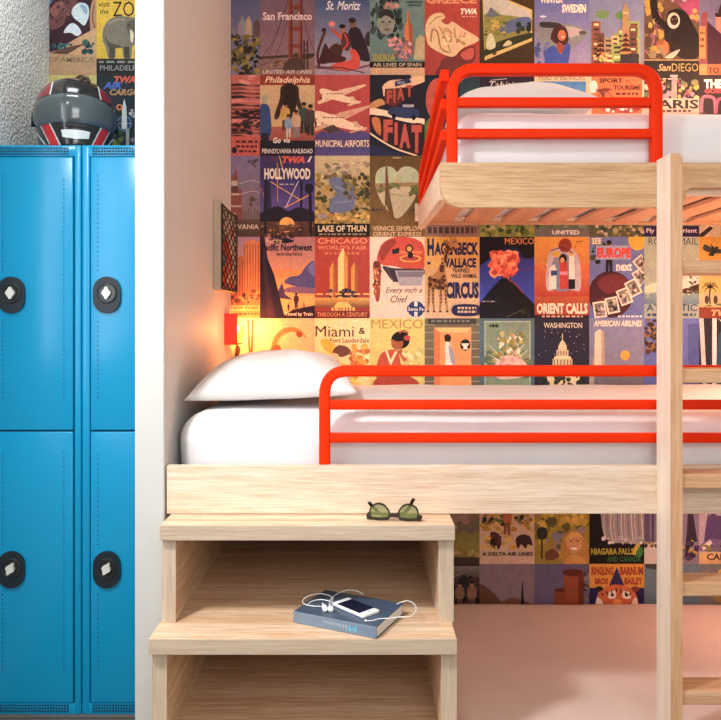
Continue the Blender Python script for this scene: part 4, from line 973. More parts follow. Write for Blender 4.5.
q.s_(H, '#b9c2a2'); q.s_([(13, 58), (34, 54), (66, 58), (88, 54), (84, 74), (70, 98), (50, 116), (30, 98), (16, 74)], '#c8be9c').s_([(12, 52), (40, 50), (88, 50), (88, 56), (40, 58), (13, 60)], '#a88a64').n(36, 50, 16, 10, ['#6a7448', '#84864e'], 14, 4).n(74, 54, 12, 20, ['#6a7448', '#7c7e48'], 16, 4).n(14, 54, 10, 14, ['#6a6a44', '#84844c'], 10, 3.5).p([(48, 50), (50, 38), (53, 50)], '#c8a070').c([(34, 70), (60, 74)], 1.5, '#a8a080').p([(27, 116), (29, 10), (31, 10), (36, 70), (46, 120), (40, 120), (30, 90)], '#7c5c36')
q.dash(42, 3, 14, 2, '#c8b898', 3).dash(4, 98, 20, 4, '#4a4450', 3).dash(78, 98, 16, 4, '#4a4450', 3).t('VENICE SIMPLON', 5, 130, 90, 9, '#dcc09a', .02).t('ORIENT EXPRESS', 6, 141, 88, 8, '#dcc09a', .02).done()
q = Poster(7, 2, 'mauve poster mostly behind the upper bunk end board').bg('#8a6a60', '#a88a7c').n(5, 20, 90, 100, ['#7a5a5a', '#b09080', '#5a4a50'], 40, 9).r(0, 128, 100, 22, '#9a8074').dash(6, 132, 88, 12, '#5e4a4c', 9).done()
q = Poster(8, 2, 'green valley poster behind the upper bunk slats, left of the volcano').bg('#7a94a8', '#8a9a5a').n(0, 60, 100, 90, ['#6a7a34', '#8a9440', '#4a5a2c', '#a8a450', '#b8b088'], 120, 6).done()
q = Poster(9, 2, 'green and grey poster with small white lettering above the Orient poster, under the slats').bg('#7c8a8c', '#6e7868').n(0, 60, 100, 74, ['#5a6a4a', '#7a8a5a', '#4a5a50', '#8a9a7a'], 80, 6).r(0, 134, 100, 16, '#7a7a7c').t('UNITED', 32, 138, 50, 8, '#e0dcd8', .04).done()
q = Poster(10, 2, 'speckled leafy poster above the Europe poster, under the slats').bg('#6a7a70', '#6a6a50').n(0, 20, 100, 130, ['#8a8a5a', '#4a5a44', '#b0a888', '#3a4a54', '#c0b8a0', '#a89848'], 170, 4.5).done()
q = Poster(11, 2, 'pale poster with a deep purple bottom band, behind the ladder').bg('#a8a898', '#90988c').n(8, 20, 84, 90, ['#8a8a80', '#b0ac9a', '#6a747c'], 40, 8).r(0, 130, 100, 20, '#35245c').t('Fly to the Orient', 4, 134, 92, 11, '#d4ccd8', .02).done()
q = Poster(12, 2, 'light poster under the slats at the right edge of the wall').bg('#b8b0a0', '#c8b898').n(5, 20, 90, 110, ['#a89880', '#8a8a84', '#d0c4b0'], 40, 8).p([(0, 146), (20, 130), (26, 134), (8, 150), (0, 150)], '#3a3a44').done()
# ---- row 3
q = Poster(3, 3, 'orange New York poster of a tall lit skyscraper, above the red lamp', CP).bg('#b08aa0', '#c88a6a')
for x, w_, y, c_ in ((44, 16, 62, '#a86a50'), (56, 16, 34, '#b87048'), (70, 32, 4, '#d0824a')):
    q.p([(x, 128), (x, y+8), (x+w_*.5, y), (x+w_, y+6), (x+w_, 128)], c_)
    for k in range(int(w_/5)): q.l([(x+2+k*5, 128), (x+2+k*5, y+10)], 1.3, '#8a4a34')
q.n(46, 100, 54, 26, ['#8a4a34', '#c87a44', '#e09a58', '#5a3a34'], 40, 4).r(40, 126, 60, 10, '#dca460').t('NEW YORK', 48, 128, 50, 6, '#7a3c24', .02).r(40, 136, 60, 14, '#c8783c').dash(54, 140, 44, 4, '#8a4420', 6).done()
q = Poster(4, 3, 'Pacific Northwest poster with dark trees before an orange sunset').bg('#b8848a', '#efae62')
q.g(0, 60, 100, 66, '#dc9058', '#f0b468').s_([(44, 84), (54, 74), (72, 70), (84, 54), (98, 44), (104, 60), (104, 92), (80, 94), (60, 90)], '#5c5c94').s_([(40, 100), (60, 92), (104, 96), (104, 104), (70, 104)], '#8a6a8c').s_([(88, 56), (100, 46), (104, 70), (92, 68)], '#7c7cb0').p([(28, 112), (40, 84), (46, 106), (60, 116)], '#54406a')
q.p([(0, 0), (8, 0), (14, 40), (26, 70), (46, 150), (0, 150)], '#33223e').p([(2, 0), (6, 0), (12, 60), (28, 150), (14, 150)], '#4a2c40').n(20, 0, 44, 10, ['#33223e', '#2c1e34', '#43304a'], 26, 6, .5).p([(36, 150), (60, 134), (100, 126), (100, 150)], '#3a2440').person(66, 132, 28, '#5a2c38', '#3a2034', '#6a3a3a').person(52, 136, 13, '#6a3440', '#3a2034', '#6a3a3a').person(80, 134, 13, '#c8684a', '#3a2034', '#6a3a3a')
q.t('Visit the', 12, 3, 28, 8, '#e8c8a0', .0, .2).t('Pacific Northwest', 3, 13, 92, 13, '#2a1c30', .03).t('wonderland', 30, 28, 46, 7, '#3a2434', .01).t('Travel by Train', 46, 139, 50, 8, '#f0d8b8', .02).done()
q = Poster(5, 3, 'red Chicago fair poster with three golden towers').bg('#bc4630', '#a83c2c')
q.t('CHICAGO', 5, 2, 91, 11, '#ee9c70', .02).t("WORLD'S FAIR", 5, 16, 90, 8, '#e89068', .02).dash(18, 28, 64, 5, '#d87852', 7)
for x, w_, y in ((27, 12, 46), (66, 12, 46)): q.p([(x, 118), (x, y+12), (x+w_/2, y), (x+w_, y+12), (x+w_, 118)], '#e0a044').p([(x+w_*.55, 118), (x+w_*.55, y+2), (x+w_, y+12), (x+w_, 118)], '#b06a30')
q.p([(42, 118), (42, 40), (51, 20), (60, 40), (60, 118)], '#f6dc92').p([(53, 118), (53, 24), (60, 40), (60, 118)], '#dc9c40').n(24, 96, 50, 16, ['#54485a', '#3c3444', '#6a5868'], 30, 5).g(0, 112, 100, 18, '#dcb060', '#8a5a3c')
for k in range(6): q.r(3+k*17, 104, 12, 3, '#e8bc6c')
q.p([(42, 120), (60, 120), (68, 130), (34, 130)], '#f0c870').dash(30, 130, 44, 6, '#e8c070', 6).r(0, 137, 100, 13, '#7c3428').t('THROUGH A CENTURY', 4, 139, 92, 8, '#dc9460', .02).done()
q = Poster(6, 3, 'pale poster with an orange-red streamlined train engine').bg('#f2d8c4', '#f0d0bc')
q.s_([(14, 34), (22, 14), (40, 2), (64, 0), (88, 6), (99, 20), (99, 58), (70, 60), (44, 54), (24, 52), (14, 44)], '#d2502f').s_([(16, 32), (24, 14), (40, 4), (48, 10), (34, 28), (24, 44)], '#a83c28').r(52, 26, 44, 5, '#e8843c').e(72, 22, 7, 8, '#2c2428').e(72, 22, 4.5, 5, '#e0b060').e(74, 40, 20, 7, '#f0b048').e(74, 40, 16, 4.5, '#c04428').e(74, 34, 5, 6, '#3a2a2a').p([(40, 24), (54, 20), (54, 30), (42, 32)], '#3a3040').s_([(24, 54), (46, 58), (99, 60), (99, 70), (50, 84), (30, 66)], '#4c4450').p([(46, 62), (99, 62), (95, 90), (54, 90)], '#b4aeb4').p([(50, 64), (98, 64), (96, 74), (52, 74)], '#8c8894').c([(30, 54), (44, 84)], 2, '#6a5a60')
q.s_([(6, 50), (13, 44), (20, 52), (20, 80), (18, 112), (14, 120), (10, 112), (8, 80)], '#a8502f').e(13, 51, 6, 6, '#7a3424').dash(8, 64, 11, 4, '#f0c080', 2).dash(8, 80, 11, 5, '#54282c', 2).n(6, 60, 14, 50, ['#c87848', '#7a3028', '#e0a068'], 20, 3)
q.t('Every inch a', 29, 93, 66, 13, '#43303a', .0, .35).t('Chief', 38, 108, 32, 13, '#43303a', .0, .35).e(84, 133, 15, 15, '#2d4a80').r(70, 130, 28, 6, '#e8dcd8').r(81, 119, 6, 28, '#e8dcd8').r(68, 128, 32, 10, '#2d4a80').t('Santa Fe', 70, 130, 28, 6, '#f0e8e0', .02).done()
q = Poster(7, 3, 'yellow circus poster with a tall giraffe').bg('#dda83e', '#d8b894')
q.g(0, 60, 100, 90, '#d8b078', '#d8bc9c').t('H', 5, 3, 12, 32, '#302c60', .05).t('AGENBECK', 18, 10, 80, 24, '#302c60', .05).t('WALLACE', 30, 39, 64, 18, '#302c60', .05).dash(5, 46, 6, 5, '#302c60', 1).t('TRAINED', 50, 58, 32, 8, '#3a2c40', .03).t('WILD ANIMAL', 48, 68, 48, 8, '#3a2c40', .03).t('CIRCUS', 38, 83, 61, 31, '#302c60', .06)
q.s_([(44, 12), (48, 4), (56, 3), (61, 12), (58, 18), (52, 18), (47, 26), (40, 50), (38, 66), (42, 84), (40, 98), (30, 96), (18, 96), (9, 98), (5, 84), (14, 72), (24, 60), (32, 42), (38, 22)], '#bd8a52')
q.p([(48, 5), (46, -1), (49, 0)], '#7a4a2c').p([(54, 4), (55, -2), (57, 0)], '#7a4a2c').s_([(44, 8), (36, 6), (34, 11), (42, 13)], '#a8743c').e(54, 9, 1.4, 1.6, '#2a1c18').s_([(55, 13), (63, 15), (62, 20), (54, 19)], '#c49460')
for x0_, x1_ in ((8, 6), (14, 17), (30, 28), (37, 41)): q.p([(x0_-2.6, 90), (x0_+2.6, 90), (x1_+1.6, 138), (x1_-1.6, 138)], '#b88650').r(x1_-2, 136, 4.5, 3, '#4a3020')
R_ = random.Random(12)
for k in range(64):
    t_ = R_.random()
    if k < 30: cx, cy, s_ = 44-14*t_+(R_.random()-.5)*7, 18+46*t_, 2.6
    else: cx, cy, s_ = 8+R_.random()*31, 72+R_.random()*24, 3.2
    q.e(cx, cy, s_*(.7+.5*R_.random()), s_*(.8+.5*R_.random()), R_.choice(['#6b3f22', '#7c4c28', '#5a341e']), R_.random()*90, 6)
for x0_ in (8, 15, 30, 38):
    for k in range(4): q.e(x0_, 100+k*7, 1.6, 2.2, '#7c4c28', 0, 6)
q.s_([(54, 126), (98, 126), (98, 144), (54, 144)], '#33305e').dash(60, 129, 34, 4, '#d8c0a0', 5).dash(60, 136, 34, 4, '#d8c0a0', 5).done()
q = Poster(8, 3, 'dark blue Mexico poster of an erupting volcano').bg('#262238', '#2b48b4')
q.g(0, 40, 100, 90, '#2a3c98', '#2f50c4').s_([(-4, -4), (104, -4), (104, 30), (84, 40), (70, 22), (50, 20), (30, 30), (14, 44), (-4, 50)], '#231c2a')
q.n(22, 28, 46, 40, ['#e86a40', '#d8502f', '#f08a58', '#b83c2c', '#f4a478'], 70, 7).s_([(24, 44), (34, 30), (52, 28), (66, 38), (68, 56), (52, 70), (36, 68), (24, 58)], '#ea6e44').n(26, 32, 40, 34, ['#f2905c', '#d4522e', '#f6ac84', '#c4442c'], 50, 4.5).p([(42, 80), (46, 66), (52, 66), (54, 80)], '#d4522e')
q.p([(-2, 122), (18, 100), (38, 78), (46, 75), (56, 78), (76, 100), (102, 124), (102, 152), (-2, 152)], '#1d1a28').c([(52, 78), (66, 88), (80, 104)], 2, '#a83c3a').c([(56, 74), (74, 62), (100, 58)], 1, '#8a3c54').c([(48, 148), (66, 140), (86, 132)], 1, '#6a7a3a').dash(4, 118, 26, 2, '#a8a0a8', 3).n(80, 130, 18, 14, ['#3a4428', '#24281e'], 10, 4).t('MEXICO', 46, 2, 53, 12, '#d4925c', .01).done()
q = Poster(9, 3, 'orange Orient poster with tall robed figures under an arch').bg('#e0a23c', '#a63626')
q.g(0, 50, 100, 60, '#d88038', '#b8402c').s_([(22, 96), (23, 50), (28, 28), (44, 18), (66, 20), (82, 42), (84, 96), (66, 98), (40, 98)], '#c4bcc4').e(56, 16, 12, 13, '#9a3c26').s_([(30, 60), (36, 40), (50, 30), (62, 36), (70, 60), (70, 96), (30, 96)], '#8a94ac')
q.p([(26, 96), (27, 58), (36, 50), (40, 60), (40, 96)], '#ece4e0').p([(44, 96), (44, 46), (60, 46), (62, 96)], '#c4402f').e(52, 40, 7, 8, '#2a2024').e(51, 43, 4, 5, '#d8a478').p([(63, 96), (63, 34), (72, 32), (74, 96)], '#f0e8e4').e(67, 30, 5, 6, '#d4b084').p([(30, 62), (44, 62), (44, 70), (30, 72)], '#3f5a94').p([(46, 64), (60, 64), (60, 70), (46, 70)], '#e89ab0').p([(62, 96), (62, 78), (74, 78), (74, 96)], '#2a2030').p([(40, 96), (42, 50), (46, 50), (46, 96)], '#7c9ab8').e(40, 32, 8, 6, '#d8b040').c([(30, 26), (50, 20), (70, 30)], 2, '#6a3a38').c([(76, 10), (88, 8)], 1.5, '#6a3020')
q.t('ORIENT CALLS', 4, 122, 93, 20, '#ece2d0', .05).r(0, 144, 100, 6, '#43283a').dash(14, 145, 74, 3, '#d8b8a0', 8).done()
q = Poster(10, 3, 'Europe Next poster with globe and strip of white photo cards').bg('#7484bc', '#6678b4')
q.e(88, 6, 17, 19, '#dcb62e').e(39, 106, 41, 43, '#55263a').s_([(14, 84), (34, 70), (60, 72), (70, 90), (50, 100), (30, 104)], '#7a3440').s_([(10, 120), (28, 112), (40, 130), (24, 144)], '#6a2c34')
q.n(6, 8, 34, 40, ['#3c4a34', '#2c3230', '#566044'], 26, 4.5).person(36, 66, 58, '#2a2630', '#2a2834', '#6a4a3a').r(12, 16, 64, 26, '#a4accc').t('SEE', 4, 2, 18, 12, '#e4dcc8', .04).t('EUROPE', 14, 20, 62, 19, '#d4402c', .06).t('next', 49, 48, 29, 15, '#f0ece4', .03)
for x, y, a in ((19, 134, -8), (42, 126, -12), (64, 110, -22), (80, 94, -28), (94, 74, -34), (96, 50, -40)):
    t_ = math.radians(a); ct, st = math.cos(t_), math.sin(t_); f_ = lambda w_, h_: [(x+u*ct-v*st, y+u*st+v*ct) for u, v in ((-w_, -h_), (w_, -h_), (w_, h_), (-w_, h_))]
    q.p(f_(11.5, 15), '#e2dcd2').p(f_(8.5, 12), '#8a8684'); q.n(x-7, y-8, 14, 16, ['#5a5656', '#b4aea6', '#3e3c40', '#d0cac0'], 12, 3)
q.dash(52, 145, 44, 3, '#e8e4e0', 6).done()
q = Poster(11, 3, 'pale Royal Mail poster with a liner, partly behind the ladder post').bg('#b0bcae', '#9aaca8')
q.t('ROYAL MAIL', 8, 2, 90, 13, '#3c4c68', .0).s_([(4, 90), (30, 84), (34, 96), (4, 104)], '#d8d0bc').p([(60, 60), (100, 40), (100, 100), (64, 104)], '#d8d4cc').p([(60, 100), (100, 86), (100, 122), (70, 122)], '#5a3a2c').p([(70, 48), (84, 42), (84, 66), (72, 70)], '#b07a3c').s_([(74, 60), (100, 54), (100, 62), (78, 68)], '#4a3a34').n(60, 66, 40, 30, ['#2e2a30', '#e8e0d8', '#8a6a50'], 24, 3).g(0, 104, 100, 20, '#8aa0a4', '#6a88a0').n(0, 100, 100, 10, ['#c8c8b8', '#7a94a0'], 20, 4, .4)
q.t('ATLANTIC', 4, 124, 92, 13, '#33507c', .01).dash(6, 141, 88, 5, '#33507c', 9).done()
q = Poster(12, 3, 'yellow poster with a palm tree and a dark aeroplane').bg('#cc9a2e', '#d8b468')
q.s_([(10, 14), (24, 20), (44, 24), (46, 30), (24, 30), (8, 24)], '#4a5048').p([(16, 34), (30, 18), (36, 18), (26, 36)], '#3a4040').p([(20, 12), (28, 20), (24, 24)], '#3a4040').g(0, 50, 100, 6, '#8a94a0').r(0, 70, 100, 50, '#d8b870').p([(2, 128), (2, 108), (14, 100), (26, 108), (40, 100), (60, 104), (60, 128)], '#c4b898').e(14, 116, 4, 8, '#5a4a38').e(30, 116, 4, 8, '#5a4a38').e(46, 116, 4, 8, '#5a4a38').n(0, 122, 100, 8, ['#6a7a4a', '#8a8a50'], 20, 4, .5).c([(20, 124), (19, 108), (20, 94)], 2.4, '#3a3422')
for a in range(8): q.c([(20, 93), (20+9*math.cos(a*.785), 90+7*math.sin(a*.785)), (20+15*math.cos(a*.785), 95+9*math.sin(a*.785))], 3, '#2c3a24', 1)
q.r(0, 130, 100, 20, '#8a3c28').t('TWA', 22, 134, 44, 12, '#e0b088', .05, .25).done()
# ---- row 4
q = Poster(3, 4, 'warm poster with a pair of upright skis, lit by the red lamp', CP).bg('#f0c48e', '#e8b074').l([(78, 2), (81, 62)], 4, '#9c5428').l([(87, 2), (85, 62)], 4, '#8a4824').s_([(54, 20), (66, 14), (72, 26), (64, 44), (58, 40)], '#e8a040').s_([(56, 50), (64, 56), (60, 76), (66, 84), (54, 80)], '#6a3c2c').p([(48, 72), (64, 68), (66, 80), (50, 84)], '#3a2c2c').done()
q = Poster(4, 4, 'rosy poster with an arched orange diver above the pillow').bg('#f2c094', '#ecb47c')
q.c([(26, 70), (28, 44), (40, 26), (58, 20), (74, 26)], 13, '#c47a34', 7).c([(30, 60), (34, 40), (46, 28), (62, 24)], 4, '#e8a050', 2).e(72, 29, 6, 6, '#9a5428').c([(60, 22), (74, 24), (84, 36)], 4, '#c88038', 2).s_([(20, 56), (36, 50), (40, 80), (18, 84)], '#a85c2c').g(0, 90, 100, 60, '#e8a868', '#d89050').done()
q = Poster(5, 4, 'cream Miami poster with yellow sea life').bg('#f6e2b0', '#f2d89c')
q.t('Miami', 1, 14, 70, 20, '#54301e', .0).t('&', 80, 17, 12, 12, '#54301e', .02).t('Fort Lauderdale', 28, 36, 71, 9, '#54301e', .01)
q.s_([(10, 42), (24, 38), (38, 54), (34, 66), (18, 58)], '#ecbc34').s_([(32, 62), (42, 50), (58, 52), (66, 62), (54, 70), (42, 70)], '#7c5a4a').s_([(28, 66), (42, 66), (46, 84), (34, 82)], '#e8d0a8').n(66, 52, 30, 36, ['#e8a830', '#f0c040', '#c87828', '#b8602c'], 34, 5).s_([(24, 82), (60, 86), (80, 104), (62, 126), (34, 116)], '#e8b83c').c([(14, 90), (28, 76), (44, 80)], 3, '#c89838').n(20, 96, 60, 40, ['#f0cc5c', '#d89c34', '#f4e0a0'], 30, 6).done()
q = Poster(6, 4, 'pale green Mexico poster with a seated woman in red').bg('#dccf80', '#d4c478')
q.t('MEXICO', 3, 2, 94, 17, '#c09450', .0).e(56, 40, 17, 16, '#211818').e(50, 46, 11, 12, '#b06238').s_([(40, 34), (56, 24), (70, 30), (62, 40), (48, 42)], '#211818').e(68, 36, 6, 5, '#c4402c').c([(54, 28), (62, 22), (70, 28)], 3, '#a83c2c').s_([(12, 92), (20, 66), (36, 58), (50, 60), (56, 80), (60, 110), (16, 112)], '#c0502f').p([(28, 60), (38, 88), (50, 62), (46, 60), (38, 76), (32, 58)], '#efd8b0').c([(16, 84), (24, 100), (50, 104)], 7, '#a85a32').c([(54, 58), (70, 84), (98, 104)], 9, '#b8683c', 5).s_([(10, 112), (60, 104), (90, 120), (70, 146), (14, 146)], '#b4442c').n(66, 60, 30, 24, ['#c8c07c', '#e4dca0'], 12, 6).done()
q = Poster(7, 4, 'poster of a lady in white in an orange doorway').bg('#847a66', '#746a5a')
for k in range(9): q.r(0, 10+k*15, 18, 2, '#a8a088').r(84, 10+k*15, 16, 2, '#a8a088')
q.r(6, 0, 88, 11, '#54544e').dash(12, 3, 70, 4, '#8a8a80', 7).r(17, 17, 68, 133, '#ee9c58').p([(17, 17), (85, 17), (76, 26), (28, 26)], '#f6c078').p([(17, 17), (28, 26), (28, 140), (17, 150)], '#d87c40').e(42, 37, 6, 7, '#3a2420').c([(36, 34), (42, 30), (48, 36)], 3, '#3a2420').s_([(38, 46), (46, 46), (50, 66), (56, 88), (54, 104), (36, 104), (38, 80)], '#e4dcd4').s_([(44, 50), (52, 60), (56, 84), (48, 80)], '#a8a4a8').e(74, 49, 9.5, 10.5, '#2c2824').p([(66, 46), (82, 46), (78, 52), (70, 52)], '#ece4d4').p([(69, 57), (80, 57), (76, 52), (72, 52)], '#ece4d4').done()
q = Poster(8, 4, 'grey-green poster with a bursting white and yellow plant').bg('#647e8a', '#5a747c')
q.r(9, 5, 84, 145, '#b4bcae').r(11, 7, 80, 143, '#8a9c88').n(14, 60, 74, 50, ['#7a8c5a', '#a8a868', '#6a7c6a'], 30, 8)
R_ = random.Random(9)
for k in range(34):
    a = -PI*R_.random(); L = 22+34*R_.random(); q.l([(50, 84), (50+L*math.cos(a), 84+L*math.sin(a))], 2.2, R_.choice(['#d8d4b0', '#c8c070', '#e8e4d0', '#a8a04c']), .6)
q.n(34, 28, 44, 60, ['#c8b878', '#a89a4c', '#e4dcc4', '#d0a890', '#8a8a50'], 60, 4.5).s_([(24, 96), (40, 72), (60, 68), (84, 82), (88, 104), (40, 112)], '#d8b8ac').n(30, 76, 54, 28, ['#e8d0c4', '#c89a94', '#dccaa8'], 30, 4).dash(18, 11, 18, 5, '#3a4420', 3).done()
q = Poster(9, 4, 'navy Washington poster with the white capitol dome').bg('#34354c', '#2c3248').t('WASHINGTON', 17, 8, 70, 10, '#d4ccbc', .02)
for k in range(26): q.e(6+R_.random()*88, 20+R_.random()*50, .9, .9, '#b8b4c0', 0, 6)
q.l([(51, 40), (51, 28)], 1.6, '#dccca8').s_([(44, 58), (45, 48), (51, 40), (57, 48), (58, 58)], '#dccca8').r(40, 58, 22, 12, '#d4c4a0').r(36, 70, 30, 4, '#e4d8b8').r(33, 74, 36, 18, '#ccbc98')
for k in range(6): q.r(35+k*6, 76, 2.4, 14, '#8a8070')
for k in range(4): q.r(42+k*5, 60, 2, 8, '#8a8070')
q.r(20, 92, 62, 30, '#dccca8').n(10, 104, 80, 24, ['#2c3a34', '#3c4a3c'], 26, 5).done()
q = Poster(10, 4, 'grey-blue airline poster with white obelisk and yellow sun').bg('#848cb4', '#8c8c9c').t('AMERICAN AIRLINES', 8, 4, 88, 11, '#ece4d4', .03, .2).p([(8, 150), (10, 26), (18, 20), (27, 24), (30, 150)], '#d8d0c0').p([(22, 22), (27, 24), (30, 150), (22, 150)], '#b4a898').e(65, 68, 8.5, 9, '#dcac2c').g(0, 92, 100, 58, '#7c7c8c', '#6a6a7a').p([(0, 110), (8, 70), (10, 40), (8, 150), (0, 150)], '#a8a094').done()
q = Poster(11, 4, 'blue poster with brown speckled leaves, behind the ladder post').bg('#5f74bc', '#5468b0').n(0, 0, 24, 64, ['#5a4230', '#8a6a44', '#3a2c28', '#a8885c'], 60, 4).e(62, 42, 3, 2, '#c8ccdc').g(80, 10, 20, 140, '#4a5ca4', '#4a5ca4').done()
q = Poster(12, 4, 'navy poster crossed by white diagonal bands at right edge').bg('#24283c', '#2c3450').p([(0, 0), (8, 0), (16, 150), (8, 150)], '#c4c4c8').p([(24, 0), (32, 0), (32, 150), (24, 150)], '#dcdce0').p([(34, 0), (42, 4), (100, 60), (100, 70)], '#c8c8cc').s_([(36, 30), (60, 50), (90, 90), (90, 150), (36, 150)], '#2e5a78').done()
# ---- row 6
q = Poster(7, 6, 'hazy olive poster under the lower bunk beside the steps').bg('#8e7c74', '#847a3c').g(50, 90, 50, 40, '#8a8a50', '#94883a').n(50, 60, 50, 30, ['#a08c84', '#7a7660'], 20, 8).n(50, 126, 50, 12, ['#b0a870', '#a89a5c'], 12, 4).r(0, 138, 100, 12, '#4a4038').done()
q = Poster(8, 6, 'cream airline poster of cowboys on yellow ground').bg('#cdb49c', '#cbb29a')
q.n(6, 56, 88, 66, ['#c8a03c', '#b8902e', '#d8b45c'], 50, 7, .6).person(50, 96, 56, '#b87038', '#8a5a30', '#a86a44').n(8, 60, 36, 18, ['#6a7a40', '#3c3a28', '#a87a34'], 24, 4).n(62, 50, 34, 26, ['#6a7a48', '#a88a3c', '#4a3c2c'], 26, 4).s_([(20, 92), (34, 94), (40, 110), (34, 124), (30, 112), (26, 122), (22, 106)], '#54342c').s_([(66, 104), (78, 96), (92, 100), (96, 116), (88, 114), (84, 122), (76, 114), (70, 122)], '#4c3030').n(18, 92, 22, 22, ['#7a4a34', '#3a2826'], 14, 3)
q.t('A DELTA AIR LINES', 5, 128, 92, 7, '#43302c', .03).done()
q = Poster(9, 6, 'yellow poster with a smiling blonde woman, under the lower bunk').bg('#b09c2c', '#a08a34')
q.n(2, 50, 96, 90, ['#c0a830', '#8a7a2c', '#d0b848', '#6a6a34', '#a08890'], 60, 8).s_([(48, 140), (50, 106), (62, 92), (82, 94), (96, 112), (98, 146), (80, 138), (62, 142)], '#b88a34').e(73, 112, 14, 19, '#cc9a6a').s_([(56, 108), (64, 94), (80, 92), (90, 106), (84, 100), (70, 100)], '#d4ac50').e(72, 122, 6, 2.4, '#f0e4d0').e(67, 108, 2, 1.4, '#4a3424').e(79, 108, 2, 1.4, '#4a3424').e(14, 94, 10, 12, '#3a3a30').r(12, 100, 3, 40, '#4a4030').e(40, 100, 9, 8, '#8a8a94').s_([(20, 130), (34, 122), (46, 134), (36, 142), (22, 142)], '#7a5030').s_([(54, 150), (66, 134), (82, 134), (94, 150)], '#c89a48').done()
q = Poster(10, 6, 'Niagara Falls and Canada poster with pale waterfall').bg('#1d191b', '#1a1617').s_([(24, 40), (60, 34), (102, 36), (102, 108), (70, 112), (44, 110), (28, 100), (22, 70)], '#a09ca0')
for k in range(12): q.c([(28+k*6, 44), (26+k*6.4, 80), (30+k*6.2, 106)], 1.4, ['#c8c4c8', '#77788a', '#dcd8d8'][k % 3])
q.n(26, 102, 72, 10, ['#d8d4d4', '#b0acb0'], 22, 4).t('NIAGARA FALLS', 3, 121, 78, 12, '#b0a830', .04).t('AND CANADA', 32, 136, 62, 10, '#3c7242', .03).s_([(78, 130), (84, 116), (92, 112), (90, 128), (84, 134)], '#c8b03c').s_([(84, 132), (92, 118), (98, 126), (92, 138)], '#3f8a44').done()
q = Poster(11, 6, 'mauve poster with a dark figure, behind the ladder post below').bg('#8078a0', '#8a8090').r(0, 40, 10, 70, '#6a5a84').s_([(80, 56), (88, 56), (94, 90), (98, 130), (76, 132), (78, 90)], '#3a2e44').r(14, 40, 4, 70, '#54486c').p([(0, 118), (24, 110), (26, 150), (0, 150)], '#c8c4bc').n(0, 108, 26, 14, ['#d0c4b0', '#4a4450', '#b8a468'], 14, 4).n(66, 108, 32, 32, ['#54406a', '#b89a3c', '#8a8294', '#3c3044'], 26, 5).done()
q = Poster(12, 6, 'mauve skyline poster with a purple castle at right edge').bg('#a8a0b4', '#b0a4b0').n(8, 10, 86, 12, ['#c8bc3c', '#8a8a4c'], 14, 5, .5).s_([(10, 100), (16, 60), (20, 62), (24, 46), (30, 60), (46, 64), (60, 84), (60, 110), (14, 112)], '#5a4478').s_([(0, 118), (20, 104), (60, 108), (100, 100), (100, 126), (0, 126)], '#7a6a90').p([(4, 118), (20, 106), (24, 112), (8, 126)], '#d8ccc0').n(4, 116, 60, 14, ['#6a7a3c', '#8a8a4c', '#4a4450'], 18, 5, .5).g(0, 128, 100, 22, '#cfb488', '#c8a878').t('CARACAS', 14, 131, 78, 12, '#54342c', .03).done()
# ---- row 7
q = Poster(7, 7, 'dark poster of bending workers above orange ground', None).bg('#3a3438', '#7a4c28').g(50, 4, 50, 22, '#8a8078', '#54504c').c([(50, 24), (80, 14), (100, 10)], 3, '#7a7470').n(52, 24, 48, 60, ['#2c2a30', '#4a4448', '#1e1c20'], 30, 8)
for a in ((64, 84, 50), (86, 86, 54)): q.person(a[0], a[1], a[2], '#8a6a58', '#6e5444', '#a87a5c')
q.g(50, 80, 50, 70, '#8a5428', '#9a5c2c').done()
q = Poster(8, 7, 'mauve poster with brown hills and a dark spire by blue water').bg('#8a7884', '#94807e').s_([(-4, 40), (18, 46), (44, 76), (50, 84), (-4, 90)], '#6e4c34').s_([(20, 86), (60, 62), (104, 80), (104, 92), (20, 92)], '#7c5a44').g(0, 84, 100, 66, '#2c2860', '#3a2c5c').p([(74, 96), (77, 40), (78, 28), (79, 40), (83, 96)], '#26202e').p([(0, 84), (26, 88), (22, 98), (0, 98)], '#54382c').r(20, 86, 11, 16, '#c0aca4').e(25, 94, 3, 4, '#4a3a54').done()
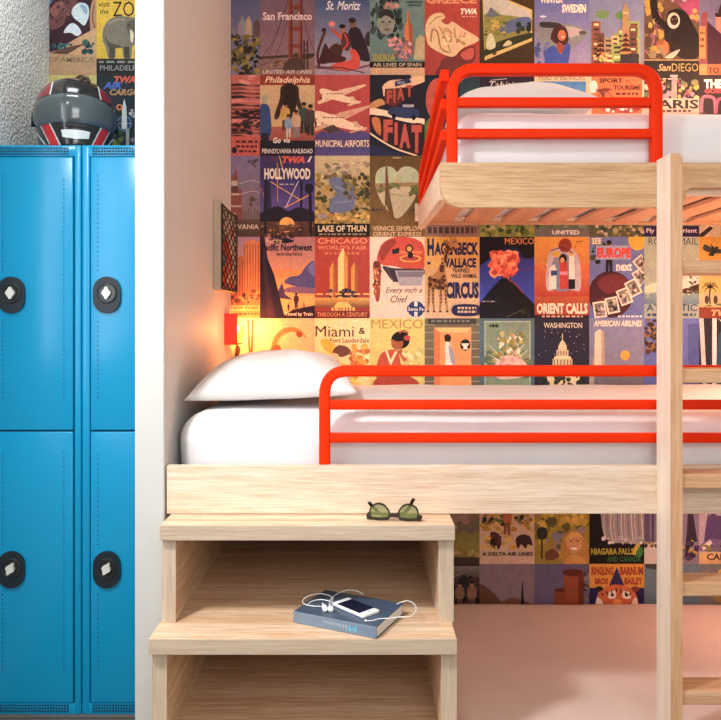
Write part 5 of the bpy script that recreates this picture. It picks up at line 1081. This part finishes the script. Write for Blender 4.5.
q = Poster(9, 7, 'mauve poster with two round rust-red towers').bg('#6c6484', '#7a6c84').p([(36, 110), (36, 52), (40, 46), (54, 42), (54, 110)], '#8c4a20').p([(54, 110), (54, 22), (60, 14), (82, 10), (90, 20), (90, 110)], '#984e20').e(70, 16, 19, 7, '#6a3016').p([(80, 110), (80, 16), (90, 20), (90, 110)], '#743614').e(46, 48, 10, 4, '#6a3016').n(90, 10, 10, 80, ['#4a4038', '#8a8480', '#5a4a44'], 22, 4).g(0, 96, 100, 54, '#7a4020', '#5e3420').done()
q = Poster(10, 7, 'yellow circus poster with a roaring tiger face').bg('#d29a20', '#c88c1e').t('RINGLING', 4, 5, 40, 16, '#a03a1e', .05).t('BARNUM', 56, 5, 42, 16, '#a03a1e', .05).t('BROS', 10, 26, 24, 12, '#a03a1e', .05).t('BAILEY', 64, 25, 33, 13, '#a03a1e', .05).p([(36, 40), (50, 6), (64, 40)], '#3a3068').g(0, 44, 100, 106, '#2c2860', '#2a2450')
q.s_([(12, 84), (16, 54), (30, 42), (50, 38), (70, 42), (84, 54), (90, 84), (80, 130), (20, 130)], '#c8702c').s_([(34, 60), (38, 50), (48, 50), (48, 62), (38, 64)], '#e8dccc').s_([(62, 50), (72, 52), (76, 62), (66, 64), (60, 60)], '#e8dccc').e(42, 57, 3, 3, '#2c3a2c').e(68, 57, 3, 3, '#2c3a2c').s_([(12, 86), (14, 62), (24, 70), (28, 88)], '#e8dccc').s_([(88, 86), (86, 62), (78, 70), (76, 88)], '#e8dccc')
for k in range(7): q.c([(22+k*9, 44+abs(k-3)*3), (25+k*8, 52+abs(k-3)*2)], 2.2, '#3a1e18')
q.e(18, 46, 7, 5, '#3a2a2a').e(84, 46, 7, 5, '#8a3a24').c([(26, 72), (34, 80)], 2, '#3a1e18').c([(74, 72), (66, 80)], 2, '#3a1e18').s_([(44, 66), (58, 66), (56, 80), (46, 80)], '#e09448').done()
q = Poster(11, 7, 'plain grey-blue poster behind the ladder post, low on the wall').bg('#6e8290', '#72848c').p([(0, 0), (40, 0), (30, 12), (4, 8)], '#4a4a52').done()
q = Poster(12, 7, 'grey poster with yellow patch at the lower right corner').bg('#7a7a80', '#8a8478').n(20, 10, 60, 60, ['#c8a43c', '#a88a3c', '#8a8a80'], 22, 8).done()
